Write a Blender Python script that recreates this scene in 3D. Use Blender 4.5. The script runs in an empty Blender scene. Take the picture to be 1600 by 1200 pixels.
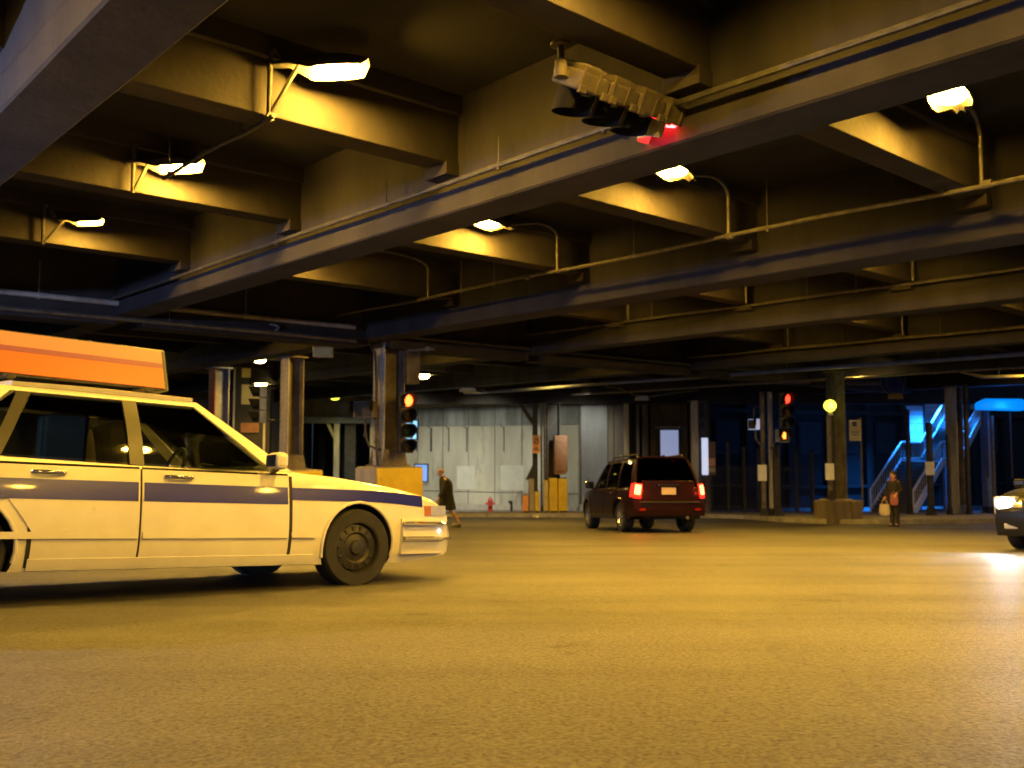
import bpy, bmesh, math, random
import numpy as np
from mathutils import Vector, Matrix
random.seed(7)
R = math.radians
S = bpy.context.scene
COL = S.collection

# ------------------------------------------------------------------ camera, sky, exposure
PITCH = math.atan(103/1460)
cam_d = bpy.data.cameras.new('camera'); cam = bpy.data.objects.new('camera', cam_d); COL.objects.link(cam)
cam_d.sensor_width = 36; cam_d.lens = 36*1460/1600
cam_d.clip_start = 0.05; cam_d.clip_end = 600
cam.location = (0, 0, 0); cam.rotation_euler = (R(90)+PITCH, 0, 0)
cam_d.dof.use_dof = True; cam_d.dof.focus_distance = 4.2; cam_d.dof.aperture_fstop = 3.6
S.camera = cam
W = bpy.data.worlds.new('World'); S.world = W; W.use_nodes = True
nt = W.node_tree; bg = nt.nodes['Background']
sky = nt.nodes.new('ShaderNodeTexSky'); sky.sky_type = 'NISHITA'; sky.sun_disc = False
sky.sun_elevation = R(14.0); sky.sun_rotation = R(-120)
wb = nt.nodes.new('ShaderNodeMix'); wb.data_type = 'RGBA'; wb.blend_type = 'MULTIPLY'; wb.inputs[0].default_value = 1
wb.inputs[7].default_value = (.42, .62, 1.25, 1)      # the picture is balanced for the warm lamps, so daylight reads blue
nt.links.new(sky.outputs[0], wb.inputs[6]); nt.links.new(wb.outputs[2], bg.inputs[0]); bg.inputs[1].default_value = 0.06
S.view_settings.view_transform = 'Standard'; S.view_settings.look = 'None'
S.view_settings.exposure = 0.0; S.view_settings.gamma = 1.0
S.view_settings.use_curve_mapping = False
S.cycles.use_denoising = True
S.cycles.max_bounces = 6; S.cycles.diffuse_bounces = 2; S.cycles.glossy_bounces = 3
S.cycles.transparent_max_bounces = 10
S.cycles.sample_clamp_indirect = 4.0
S.cycles.caustics_reflective = False; S.cycles.caustics_refractive = False

# structure axes: s runs along the cross beams, t along the girders
AZ = R(41.75)
E1 = Vector((-math.sin(AZ), math.cos(AZ), 0)); E2 = Vector((math.cos(AZ), math.sin(AZ), 0))
def st(s, t, z=0.0): 
    v = E2*s + E1*t; return Vector((v.x, v.y, z))
def G(y):                      # road height: it falls away from the camera and flattens out
    y = max(min(y, 95), -30)
    return -(.581+.0685*y-.000283*y*y)
def P(x, y, dz=0.0): return Vector((x, y, G(y)+dz))
PAVE = .15

# ------------------------------------------------------------------ materials
def new_mat(name):
    m = bpy.data.materials.new(name); m.use_nodes = True
    return m, m.node_tree, m.node_tree.nodes['Principled BSDF']
def pm(name, c1, c2=None, scale=4.0, rough=.7, metal=0.0, bump=0.0, bscale=40.0, streak=0.0, detail=6.0, coat=0.0, spec=.5, stain=None):
    m, t, b = new_mat(name); N = t.nodes; L = t.links
    b.inputs['Roughness'].default_value = rough; b.inputs['Metallic'].default_value = metal
    b.inputs['Specular IOR Level'].default_value = spec
    if coat: b.inputs['Coat Weight'].default_value = coat; b.inputs['Coat Roughness'].default_value = .06
    if c2 is None: c2 = tuple(x*.8 for x in c1)
    tc = N.new('ShaderNodeTexCoord')
    n = N.new('ShaderNodeTexNoise'); n.inputs['Scale'].default_value = scale; n.inputs['Detail'].default_value = detail
    n.inputs['Roughness'].default_value = .62
    src = tc.outputs['Object']
    if streak:
        mp = N.new('ShaderNodeMapping'); mp.inputs['Scale'].default_value = (1, 1, streak)
        L.new(src, mp.inputs[0]); L.new(mp.outputs[0], n.inputs['Vector'])
    else: L.new(src, n.inputs['Vector'])
    r = N.new('ShaderNodeValToRGB'); r.color_ramp.elements[0].position = .36; r.color_ramp.elements[1].position = .66
    r.color_ramp.elements[0].color = (*c2, 1); r.color_ramp.elements[1].color = (*c1, 1)
    L.new(n.outputs['Fac'], r.inputs[0]); out = r.outputs[0]
    if stain:
        n3 = N.new('ShaderNodeTexNoise'); n3.inputs['Scale'].default_value = stain[1]; n3.inputs['Detail'].default_value = 8
        n3.inputs['Roughness'].default_value = .7
        if streak:
            mp3 = N.new('ShaderNodeMapping'); mp3.inputs['Scale'].default_value = (1.6, 1.6, min(.5, streak*1.2)); L.new(src, mp3.inputs[0]); L.new(mp3.outputs[0], n3.inputs['Vector'])
        else: L.new(src, n3.inputs['Vector'])
        r3 = N.new('ShaderNodeValToRGB'); r3.color_ramp.elements[0].position = stain[2]; r3.color_ramp.elements[1].position = stain[2]+.09
        L.new(n3.outputs['Fac'], r3.inputs[0])
        mx = N.new('ShaderNodeMix'); mx.data_type = 'RGBA'
        L.new(r3.outputs[0], mx.inputs[0]); L.new(out, mx.inputs[6]); mx.inputs[7].default_value = (*stain[0], 1)
        out = mx.outputs[2]
    L.new(out, b.inputs['Base Color'])
    if bump:
        n2 = N.new('ShaderNodeTexNoise'); n2.inputs['Scale'].default_value = bscale; n2.inputs['Detail'].default_value = 4
        L.new(src, n2.inputs['Vector'])
        bp = N.new('ShaderNodeBump'); bp.inputs['Strength'].default_value = bump; bp.inputs['Distance'].default_value = .02
        L.new(n2.outputs['Fac'], bp.inputs['Height']); L.new(bp.outputs[0], b.inputs['Normal'])
    return m
def em(name, col, strength, base=None):
    m, t, b = new_mat(name)
    b.inputs['Base Color'].default_value = (*(base or col), 1)
    b.inputs['Emission Color'].default_value = (*col, 1); b.inputs['Emission Strength'].default_value = strength
    b.inputs['Roughness'].default_value = .35
    return m
def glass(name, tint, gloss=.06):
    m = bpy.data.materials.new(name); m.use_nodes = True; t = m.node_tree; N = t.nodes; L = t.links
    N.remove(N['Principled BSDF'])
    tr = N.new('ShaderNodeBsdfTransparent'); tr.inputs[0].default_value = (*tint, 1)
    gl = N.new('ShaderNodeBsdfGlossy'); gl.inputs['Roughness'].default_value = .03
    fr = N.new('ShaderNodeFresnel'); fr.inputs[0].default_value = 1.5
    mx = N.new('ShaderNodeMixShader'); L.new(fr.outputs[0], mx.inputs[0]); L.new(tr.outputs[0], mx.inputs[1]); L.new(gl.outputs[0], mx.inputs[2])
    L.new(mx.outputs[0], N['Material Output'].inputs[0])
    return m

def asphalt():
    m, t, b = new_mat('asphalt'); N = t.nodes; L = t.links
    tc = N.new('ShaderNodeTexCoord'); src = tc.outputs['Object']
    def noise(sc, det, ro=.6, vec=None):
        n = N.new('ShaderNodeTexNoise'); n.inputs['Scale'].default_value = sc; n.inputs['Detail'].default_value = det
        n.inputs['Roughness'].default_value = ro; L.new(vec or src, n.inputs['Vector']); return n
    def ramp(n, p0, c0, p1, c1):
        r = N.new('ShaderNodeValToRGB'); e = r.color_ramp.elements
        e[0].position = p0; e[0].color = (*c0, 1); e[1].position = p1; e[1].color = (*c1, 1); L.new(n.outputs['Fac'], r.inputs[0]); return r
    def mul(a, bb, fac=1):
        x = N.new('ShaderNodeMix'); x.data_type = 'RGBA'; x.blend_type = 'MULTIPLY'; x.inputs[0].default_value = fac
        L.new(a, x.inputs[6]); L.new(bb, x.inputs[7]); return x.outputs[2]
    fine = ramp(noise(62, 4, .7), .36, (.009, .009, .009), .64, (.082, .079, .076))
    big = ramp(noise(.22, 5), .35, (.62, .62, .62), .62, (1, 1, 1))
    mp = N.new('ShaderNodeMapping'); mp.inputs['Rotation'].default_value = (0, 0, -AZ); mp.inputs['Scale'].default_value = (.05, 1.1, 1)
    L.new(src, mp.inputs[0])
    tracks = ramp(noise(1.0, 4, .6, mp.outputs[0]), .36, (.68, .67, .66), .58, (1, 1, 1))
    spots = ramp(noise(2.3, 6, .7), .30, (.5, .49, .48), .39, (1, 1, 1))
    c = mul(mul(mul(fine.outputs[0], big.outputs[0]), tracks.outputs[0], .8), spots.outputs[0], .7)
    # tar-filled cracks
    v = N.new('ShaderNodeTexVoronoi'); v.feature = 'DISTANCE_TO_EDGE'; v.inputs['Scale'].default_value = .12
    w = noise(.8, 4); ad = N.new('ShaderNodeVectorMath'); ad.operation = 'ADD'
    sc = N.new('ShaderNodeVectorMath'); sc.operation = 'SCALE'; sc.inputs['Scale'].default_value = 1.6
    L.new(w.outputs['Color'], sc.inputs[0]); L.new(src, ad.inputs[0]); L.new(sc.outputs[0], ad.inputs[1]); L.new(ad.outputs[0], v.inputs['Vector'])
    rc = N.new('ShaderNodeValToRGB'); rc.color_ramp.elements[0].position = .0015; rc.color_ramp.elements[1].position = .005
    rc.color_ramp.elements[0].color = (.8, .8, .8, 1); L.new(v.outputs['Distance'], rc.inputs[0])
    c = mul(c, rc.outputs[0], .8)
    L.new(c, b.inputs['Base Color']); b.inputs['Specular IOR Level'].default_value = .7
    sp = N.new('ShaderNodeMapRange'); sp.inputs[1].default_value = .36; sp.inputs[2].default_value = .66; sp.inputs[3].default_value = .2; sp.inputs[4].default_value = 1.9
    L.new(noise(66, 4, .72).outputs['Fac'], sp.inputs[0]); wear = mul(mul(big.outputs[0], tracks.outputs[0], 1), spots.outputs[0], 1); wear = mul(wear, rc.outputs[0], 1)
    sm = N.new('ShaderNodeMath'); sm.operation = 'MULTIPLY'; L.new(sp.outputs[0], sm.inputs[0]); L.new(wear, sm.inputs[1]); L.new(sm.outputs[0], b.inputs['Specular IOR Level'])
    rr = N.new('ShaderNodeMapRange'); rr.inputs[3].default_value = .42; rr.inputs[4].default_value = .6
    L.new(noise(.5, 4).outputs['Fac'], rr.inputs[0]); L.new(rr.outputs[0], b.inputs['Roughness'])
    bp = N.new('ShaderNodeBump'); bp.inputs['Strength'].default_value = 1.0; bp.inputs['Distance'].default_value = .022
    L.new(noise(55, 4, .7).outputs['Fac'], bp.inputs['Height']); L.new(bp.outputs[0], b.inputs['Normal'])
    return m

M = {}
M['asphalt'] = asphalt()
M['pave'] = pm('pavement_concrete', (.25, .24, .22), (.15, .145, .135), 1.4, .85, bump=.3, bscale=60, stain=((.07, .065, .06), .9, .6))
M['kerb'] = pm('kerb_stone', (.34, .33, .31), (.2, .195, .185), 3, .8, bump=.3)
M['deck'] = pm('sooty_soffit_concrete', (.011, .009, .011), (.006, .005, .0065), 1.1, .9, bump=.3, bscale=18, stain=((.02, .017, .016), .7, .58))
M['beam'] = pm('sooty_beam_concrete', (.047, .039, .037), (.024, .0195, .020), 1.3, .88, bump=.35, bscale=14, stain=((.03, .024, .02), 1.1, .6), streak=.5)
M['girder'] = pm('sooty_cool_tinted_girder', (.034, .031, .039), (.015, .0135, .018), 1.6, .85, bump=.3, bscale=12, streak=.25, stain=((.018, .016, .018), 1.3, .57))  # sooty grey; blue-violet of the cool fill light is put into it
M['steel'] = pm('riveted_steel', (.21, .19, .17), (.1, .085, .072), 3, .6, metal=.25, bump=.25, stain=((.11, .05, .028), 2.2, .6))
M['steel_pale'] = pm('pale_painted_lit_steel', (.5, .485, .46), (.3, .28, .26), 2.4, .5, metal=.1, bump=.2, streak=.3, stain=((.13, .07, .04), 2.4, .6))  # pale paint, made paler still to stand for light on column flanges
M['steel_dark'] = pm('dark_steel', (.06, .058, .06), (.03, .03, .032), 4, .55, metal=.3, bump=.15)
M['pipe'] = pm('galvanised_pipe', (.2, .185, .165), (.11, .1, .088), 6, .5, metal=.5, bump=.1)
M['pipe_dark'] = pm('dark_pipe', (.1, .095, .09), (.05, .048, .046), 6, .55, metal=.4)
M['yellow'] = pm('worn_yellow_paint', (.75, .56, .05), (.6, .43, .03), 2.2, .6, bump=.3, bscale=25, stain=((.13, .1, .06), 2.6, .64))
M['bare_conc'] = pm('bare_concrete', (.42, .4, .37), (.27, .25, .23), 2.0, .85, bump=.3, streak=.35, stain=((.15, .13, .11), 2.0, .6))
M['wallc'] = pm('pale_wall_concrete', (.42, .41, .36), (.31, .30, .265), .8, .85, bump=.25, bscale=10, streak=.28, stain=((.26, .25, .225), .75, .55))
M['wallstain'] = pm('stained_wall_concrete', (.26, .28, .3), (.12, .125, .13), 1.6, .85, bump=.2, streak=.15)
M['wallpatch'] = pm('patched_render', (.5, .5, .47), (.42, .42, .39), 1.5, .8)
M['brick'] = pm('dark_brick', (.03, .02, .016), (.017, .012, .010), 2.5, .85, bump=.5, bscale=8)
M['bldg'] = pm('brown_concrete', (.2, .17, .145), (.09, .075, .065), 1.0, .85, bump=.3, streak=.25, stain=((.045, .04, .035), .9, .58))
M['shutter'] = pm('steel_shutter', (.21, .22, .25), (.15, .16, .185), 2, .45, metal=.3, streak=.2)
M['black'] = pm('black_rubber', (.02, .02, .02), (.012, .012, .012), 9, .75)
M['void'] = pm('dark_interior', (.03, .03, .032), (.02, .02, .02), 2, .8)
M['chrome'] = pm('chrome', (.75, .75, .76), (.66, .66, .67), 3, .12, metal=1)
M['steel_rim'] = pm('grimy_steel_wheel', (.07, .068, .066), (.04, .038, .037), 5, .4, metal=.6)
M['alloy'] = pm('alloy_wheel', (.5, .5, .52), (.42, .42, .44), 5, .28, metal=.9)
M['plastic'] = pm('black_plastic', (.035, .035, .037), (.025, .025, .026), 8, .45)
M['sig_grey'] = pm('weathered_signal_housing', (.10, .085, .068), (.06, .05, .041), 5, .7, bump=.1)
M['sig_dark'] = pm('dark_signal_housing', (.05, .05, .048), (.03, .03, .03), 5, .5)
M['visor'] = pm('signal_visor', (.010, .010, .011), (.008, .008, .009), 5, .9, spec=.15)
M['lens_off_g'] = pm('unlit_green_lens', (.02, .05, .045), (.015, .035, .03), 20, .2)
M['lens_off_a'] = pm('unlit_amber_lens', (.07, .035, .008), (.05, .025, .006), 20, .2)
M['lens_red'] = em('red_signal_light', (1, .02, .02), 45)
M['lens_red_far'] = em('far_red_signal_light', (1, .03, .012), 6)
M['lens_hot'] = em('bright_red_signal_light', (1, .12, .02), 7)
M['visor_lit'] = pm('visor_pale_lit', (.5, .5, .5), (.45, .45, .45), 4, .5)  # paler copy of the visor, so the lit section shows its red glow
M['hand'] = em('orange_hand_light', (1, .22, .03), 5)
SOD = (1.0, .53, .07)
M['lamp_lens'] = em('warm_lamp_lens', (1.0, .54, .055), 840)
M['lamp_lens_far'] = em('far_lamp_lens', (1.0, .70, .2), 90)
M['lamp_lens_green'] = em('greenish_lamp_lens', (1.0, .95, .06), 3.2)
M['lamp_body'] = pm('lamp_housing', (.2, .19, .17), (.13, .12, .11), 6, .5, metal=.4)
M['white_paint'] = pm('cream_white_car_paint', (.80, .78, .72), (.70, .67, .60), 2.2, .3, coat=.7, stain=((.52, .47, .38), 3.5, .66))
M['blue_paint'] = pm('blue_stripe_vinyl', (.012, .016, .36), (.01, .013, .3), 2, .3, coat=.4)
M['suv_paint'] = pm('dark_maroon_car_paint', (.016, .004, .006), (.012, .003, .005), 2, .34, metal=0, coat=.18, spec=.12)
M['black_paint'] = pm('dark_car_paint', (.010, .011, .014), (.008, .009, .011), 2, .3, coat=.3, spec=.25)
M['glass'] = glass('clear_car_glass', (.62, .66, .66))
M['glass_dark'] = glass('tinted_car_glass', (.10, .10, .11))
M['seat'] = pm('tan_seat_cloth', (.34, .28, .22), (.26, .21, .165), 12, .9)
M['tail'] = em('lit_tail_light', (1, .10, .03), 20)
M['tail_edge'] = em('red_tail_lens', (1, .02, .01), 2.2)
M['tail_off'] = pm('red_lens', (.25, .01, .01), (.2, .008, .008), 9, .2)
M['amber'] = pm('amber_lens', (.5, .18, .02), (.4, .14, .015), 9, .2)
M['clear_lens'] = pm('clear_lamp_lens', (.6, .6, .6), (.5, .5, .5), 14, .12, metal=.4)
M['head_on'] = em('lit_headlight', (.82, .92, 1.0), 60)
M['plate'] = pm('number_plate', (.55, .45, .38), (.45, .36, .3), 20, .5)
M['orange_sign'] = em('orange_roof_sign', (1.0, .17, .02), .34, base=(.42, .10, .02))
M['peach_sign'] = em('peach_roof_sign', (1.0, .30, .09), .28, base=(.42, .18, .08))
M['purple_sign'] = em('mauve_roof_sign', (.45, .10, .09), .2, base=(.22, .07, .07))
M['skin'] = pm('skin', (.5, .3, .2), (.45, .26, .17), 9, .6)
M['coat'] = pm('dark_navy_coat', (.014, .015, .024), (.009, .01, .015), 14, .85)
M['cloth_black'] = pm('black_clothing', (.016, .015, .018), (.01, .01, .011), 14, .85)
M['hair_dark'] = pm('dark_hair', (.03, .02, .015), (.02, .013, .01), 30, .6)
M['hair_pale'] = pm('sandy_hair', (.36, .22, .12), (.25, .15, .08), 30, .7)
M['bag'] = pm('pale_canvas', (.52, .46, .36), (.42, .36, .28), 14, .85)
M['pink'] = pm('pink_cloth', (.32, .11, .12), (.25, .085, .095), 14, .85)
M['shoe'] = pm('dark_leather', (.02, .016, .014), (.014, .012, .01), 14, .5)
M['red_paint'] = pm('red_hydrant_paint', (.42, .04, .035), (.3, .03, .027), 8, .5, bump=.2)
M['sign_white'] = pm('white_sign_sheet', (.74, .76, .8), (.66, .68, .72), 3, .5)
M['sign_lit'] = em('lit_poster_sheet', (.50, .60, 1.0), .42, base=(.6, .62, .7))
M['sign_lit2'] = em('lit_white_panel', (.62, .72, 1.0), .75, base=(.6, .62, .7))
M['sign_blue'] = pm('blue_sign_print', (.06, .12, .5), (.05, .1, .45), 5, .5)
M['sign_orange'] = pm('orange_sign_sheet', (.8, .38, .14), (.7, .32, .12), 5, .5)
M['sign_rust'] = pm('brown_sign_sheet', (.24, .12, .06), (.17, .085, .045), 5, .6)
M['ink'] = pm('black_print', (.03, .025, .02), (.025, .02, .018), 5, .6)
M['win_lit'] = em('lit_window_pane', (.25, .62, 1.0), 1.3, base=(.2, .3, .4))
M['win_lit2'] = em('blue_lit_window_pane', (.10, .30, 1.0), .8, base=(.2, .3, .4))
M['win_dark_'] = glass('dark_window_glass', (.05, .06, .07))
M['blue_fill_tube'] = em('added_blue_tube', (.02, .32, 1.0), 1.5)  # tube of the added stair lamps
M['blue_daylight_skin'] = em('blue_daylight_canopy_skin', (.0, .26, 1.0), .95, base=(.02, .12, .3))
M['blue_screen'] = pm('pale_screen_panel', (.46, .48, .52), (.38, .4, .44), 2, .5)
M['rail'] = pm('white_rail_paint', (.78, .79, .8), (.68, .69, .7), 6, .4)
M['step'] = pm('stair_concrete', (.09, .09, .09), (.055, .055, .055), 4, .85)
M['stripe_red'] = pm('red_column_paint', (.25, .025, .03), (.17, .018, .02), 3, .6)
M['blue_steel'] = pm('blue_grey_painted_steel', (.2, .24, .33), (.13, .15, .21), 3, .55)
M['pale_panel'] = pm('lamp_yellow_board', (.62, .53, .24), (.5, .42, .18), 2, .7)  # yellow lamplight is put into this colour for the pier boards
M['litter'] = pm('crumpled_paper', (.7, .68, .6), (.6, .58, .5), 10, .8)

# ------------------------------------------------------------------ mesh helpers
class MB:
    def __init__(s): s.v = []; s.f = []
    def add(s, vs, fs):
        o = len(s.v); s.v += [tuple(v) for v in vs]; s.f += [tuple(i+o for i in f) for f in fs]; return s
    def box(s, c, d, rz=0.0, rx=0.0, ry=0.0, taper=1.0):
        m = Matrix.Translation(c) @ Matrix.Rotation(rz, 4, 'Z') @ Matrix.Rotation(ry, 4, 'Y') @ Matrix.Rotation(rx, 4, 'X')
        vs = []
        for z in (-.5, .5):
            k = taper if z > 0 else 1
            for x, y in ((-.5, -.5), (.5, -.5), (.5, .5), (-.5, .5)): vs.append(m @ Vector((x*d[0]*k, y*d[1]*k, z*d[2])))
        return s.add(vs, [(3, 2, 1, 0), (4, 5, 6, 7), (0, 1, 5, 4), (1, 2, 6, 5), (2, 3, 7, 6), (3, 0, 4, 7)])
    def b2(s, a, b):
        return s.box(((a[0]+b[0])/2, (a[1]+b[1])/2, (a[2]+b[2])/2), (abs(b[0]-a[0]), abs(b[1]-a[1]), abs(b[2]-a[2])))
    def tube(s, pts, r, n=8, cap=True):
        pts = [Vector(p) for p in pts]; rings = []
        rs = r if isinstance(r, (list, tuple)) else [r]*len(pts)
        ref = None
        for i, p in enumerate(pts):
            d = (pts[min(i+1, len(pts)-1)]-pts[max(i-1, 0)]).normalized()
            if ref is None:
                ref = Vector((0, 0, 1)) if abs(d.z) < .9 else Vector((1, 0, 0))
            a = (ref - d*ref.dot(d)).normalized(); b = d.cross(a); ref = a
            rings.append([p + (a*math.cos(2*math.pi*k/n) + b*math.sin(2*math.pi*k/n))*rs[i] for k in range(n)])
        vs = [v for q in rings for v in q]; fs = []
        for i in range(len(pts)-1):
            for k in range(n): fs.append((i*n+k, i*n+(k+1) % n, (i+1)*n+(k+1) % n, (i+1)*n+k))
        if cap: fs.append(tuple(range(n-1, -1, -1))); fs.append(tuple((len(pts)-1)*n+k for k in range(n)))
        return s.add(vs, fs)
    def prism(s, poly, a, b, frame=None):
        """poly of (u, v) swept from w=a to w=b; frame maps (u, v, w) to a point"""
        fr = frame or (lambda u, v, w: (u, w, v)); n = len(poly)
        vs = [fr(u, v, a) for u, v in poly] + [fr(u, v, b) for u, v in poly]
        fs = [tuple(range(n-1, -1, -1)), tuple(range(n, 2*n))] + [(k, (k+1) % n, n+(k+1) % n, n+k) for k in range(n)]
        return s.add(vs, fs)
    def lathe(s, prof, axis_o=(0, 0, 0), axis='Z', n=20, closed=False):
        vs = []; fs = []; o = Vector(axis_o)
        for r, h in prof:
            for k in range(n):
                a = 2*math.pi*k/n; x, y = r*math.cos(a), r*math.sin(a)
                p = {'Z': (x, y, h), 'Y': (x, h, y), 'X': (h, x, y)}[axis]; vs.append(o+Vector(p))
        m = len(prof)
        for i in range(m if closed else m-1):
            j = (i+1) % m
            for k in range(n): fs.append((i*n+k, i*n+(k+1) % n, j*n+(k+1) % n, j*n+k))
        if closed: return s.add(vs, fs)
        fs.append(tuple(range(n-1, -1, -1))); fs.append(tuple((m-1)*n+k for k in range(n)))
        return s.add(vs, fs)
    def grid(s, rows, thick=0.0):
        """rows of points -> sheet; thick along the local normal makes it solid"""
        nr, nc = len(rows), len(rows[0]); P_ = [[Vector(p) for p in r] for r in rows]
        fs = [(i*nc+j, i*nc+j+1, (i+1)*nc+j+1, (i+1)*nc+j) for i in range(nr-1) for j in range(nc-1)]
        top = [p for r in P_ for p in r]
        if not thick: return s.add(top, fs)
        nrm = []
        for i in range(nr):
            for j in range(nc):
                du = P_[i][min(j+1, nc-1)]-P_[i][max(j-1, 0)]; dv = P_[min(i+1, nr-1)][j]-P_[max(i-1, 0)][j]
                q = du.cross(dv); nrm.append(q.normalized() if q.length > 1e-9 else Vector((0, 0, 1)))
        bot = [p-n_*thick for p, n_ in zip(top, nrm)]; N = nr*nc
        fs2 = fs + [tuple(N+k for k in reversed(f)) for f in fs]
        ring = [j for j in range(nc)] + [i*nc+nc-1 for i in range(1, nr)] + [(nr-1)*nc+j for j in range(nc-2, -1, -1)] + [i*nc for i in range(nr-2, 0, -1)]
        for a, b in zip(ring, ring[1:]+ring[:1]): fs2.append((b, a, N+a, N+b))
        return s.add(top+bot, fs2)
    def mesh(s, name, mat, smooth=None):
        me = bpy.data.meshes.new(name); me.from_pydata(s.v, [], s.f)
        for m_ in (mat if isinstance(mat, (list, tuple)) else [mat]): me.materials.append(m_)
        bm = bmesh.new(); bm.from_mesh(me); bmesh.ops.recalc_face_normals(bm, faces=bm.faces); bm.to_mesh(me); bm.free()
        if smooth is not None:
            me.shade_smooth(); me.set_sharp_from_angle(angle=R(smooth))
        return me
    def build(s, name, mat, parent=None, bevel=0, smooth=None, sub=0):
        o = bpy.data.objects.new(name, s.mesh(name, mat, smooth)); COL.objects.link(o)
        if parent: o.parent = parent
        if bevel:
            b = o.modifiers.new('bevel', 'BEVEL'); b.width = bevel; b.segments = 2; b.limit_method = 'ANGLE'; b.angle_limit = R(40)
        if sub:
            q = o.modifiers.new('subsurf', 'SUBSURF'); q.levels = sub; q.render_levels = sub
        return o
def thing(name, label, cat, loc=(0, 0, 0), rz=0.0, group=None, pitch=0.0):
    o = bpy.data.objects.new(name, None); COL.objects.link(o); o.empty_display_size = .3
    o.location = loc; o.rotation_euler = (0, pitch, rz)
    return tag(o, label, cat, group)
def tag(o, label, cat, group=None):
    o['label'] = label; o['category'] = cat
    if group: o['group'] = group
    return o
def struct(o): o['kind'] = 'structure'; return o
def clone(o, parent=None):
    c = o.copy(); COL.objects.link(c)
    if parent: c.parent = parent
    for ch in list(o.children): clone(ch, c)
    return c
def light(name, kind, loc, energy, color, parent=None, **kw):
    d = bpy.data.lights.new(name, kind); d.energy = energy; d.color = color
    for k, v in kw.items(): setattr(d, k, v)
    o = bpy.data.objects.new(name, d); COL.objects.link(o); o.location = loc
    if parent: o.parent = parent
    return o
def aim(o, d): o.rotation_euler = Vector(d).to_track_quat('-Z', 'Y').to_euler()

# ------------------------------------------------------------------ ground
def sheet(name, xs, ys, zf, mat):
    m = MB(); m.grid([[(x, y, zf(x, y)) for x in xs] for y in ys])
    return struct(m.build(name, mat, smooth=40))
xs = list(np.linspace(-90, 90, 61)); ys = list(np.linspace(-40, 110, 151))
sheet('road', xs, ys, lambda x, y: G(y), M['asphalt'])
# pavement of the far side: kerb line from left to right in plan
KERB = [(-60, 38.5), (-14, 38), (-6, 40.3), (-2, 40.6), (4, 40.2), (8.6, 39.0), (9.3, 37.6), (9.5, 33.2), (10.2, 31.4), (12, 30.8), (16, 31.6), (24, 33.6), (45, 37.5)]
def kerb_y(x):
    return float(np.interp(x, [k[0] for k in KERB], [k[1] for k in KERB]))
kx = []
for (a, _), (b, _) in zip(KERB, KERB[1:]):
    kx += list(np.linspace(a, b, max(2, int((b-a)/1.2)+1)))[:-1]
kx.append(KERB[-1][0])
pv = MB()
pv.grid([[(x, kerb_y(x)+.16+(62-kerb_y(x))*k, G(kerb_y(x)+.16+(62-kerb_y(x))*k)+PAVE) for x in kx] for k in np.linspace(0, 1, 26)])
struct(pv.build('pavement', M['pave'], smooth=40))
kb = MB()
for (x0, x1) in zip(kx, kx[1:]):
    y0, y1 = kerb_y(x0), kerb_y(x1)
    vs = [(x0, y0, G(y0)-.1), (x1, y1, G(y1)-.1), (x1, y1+.17, G(y1)-.1), (x0, y0+.17, G(y0)-.1),
          (x0, y0+.02, G(y0)+PAVE+.004), (x1, y1+.02, G(y1)+PAVE+.004), (x1, y1+.17, G(y1+.17)+PAVE+.004), (x0, y0+.17, G(y0+.17)+PAVE+.004)]
    kb.add(vs, [(3, 2, 1, 0), (4, 5, 6, 7), (0, 1, 5, 4), (1, 2, 6, 5), (2, 3, 7, 6), (3, 0, 4, 7)])
struct(kb.build('kerb', M['kerb']))

# ------------------------------------------------------------------ the overhead roadway
ZG, ZB, ZD = 2.70, 3.24, 4.02
via = thing('overhead_roadway', 'dark concrete underside of the elevated roadway with long girders and cross beams', 'elevated roadway', (0, 0, 0), AZ)
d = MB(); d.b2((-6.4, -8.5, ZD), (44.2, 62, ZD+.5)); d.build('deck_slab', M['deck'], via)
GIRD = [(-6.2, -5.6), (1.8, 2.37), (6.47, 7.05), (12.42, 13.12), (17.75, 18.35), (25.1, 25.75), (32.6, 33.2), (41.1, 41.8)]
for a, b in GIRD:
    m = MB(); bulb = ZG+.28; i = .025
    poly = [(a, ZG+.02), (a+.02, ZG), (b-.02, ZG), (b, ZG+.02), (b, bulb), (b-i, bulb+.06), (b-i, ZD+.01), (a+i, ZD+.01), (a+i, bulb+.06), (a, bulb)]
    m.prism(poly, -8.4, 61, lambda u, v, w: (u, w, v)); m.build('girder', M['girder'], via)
BT = [-6.2, -2.6, 1.05, 4.71, 8.2, 11.8, 15.65, 23.2, 26.9, 30.6, 34.3, 38, 41.7, 45.4, 49]
BW = .36
_bmesh = {}
for gi in range(len(GIRD)-1):
    s0, s1 = GIRD[gi][1]-.08, GIRD[gi+1][0]+.08
    for t in BT:
        if t < 0 and not 0 < gi < 4: continue
        m = MB(); m.b2((s0, t, ZB), (s1, t+BW, ZD+.01)); 
        # small ledge where the beam widens into the slab
        m.b2((s0, t-.07, ZD-.22), (s1, t+BW+.07, ZD+.012))
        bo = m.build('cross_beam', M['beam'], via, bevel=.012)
        if gi in (1, 2, 3, 4) and 0 < t < 20:
            k = MB(); k.b2((s1-.24, t-.02, ZG+.4), (s1-.015, t+BW+.03, ZB+.02)); k.build('bracket', M['beam'], bo, bevel=.01)
            k = MB(); k.b2((s0+.015, t-.03, ZG+.36), (s0+.22, t+BW+.02, ZB+.02)); k.build('bracket', M['beam'], bo, bevel=.01)
TH = 19.3
for a, b in zip(GIRD, GIRD[1:]):
    m = MB(); m.b2((a[1]-.03, TH, 2.52), (b[0]+.03, TH+.55, ZD+.01)); m.b2((a[1]-.03, TH-.08, 2.52), (b[0]+.03, TH+.63, 2.74))
    m.build('header_beam', M['beam'], via, bevel=.012)
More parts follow.
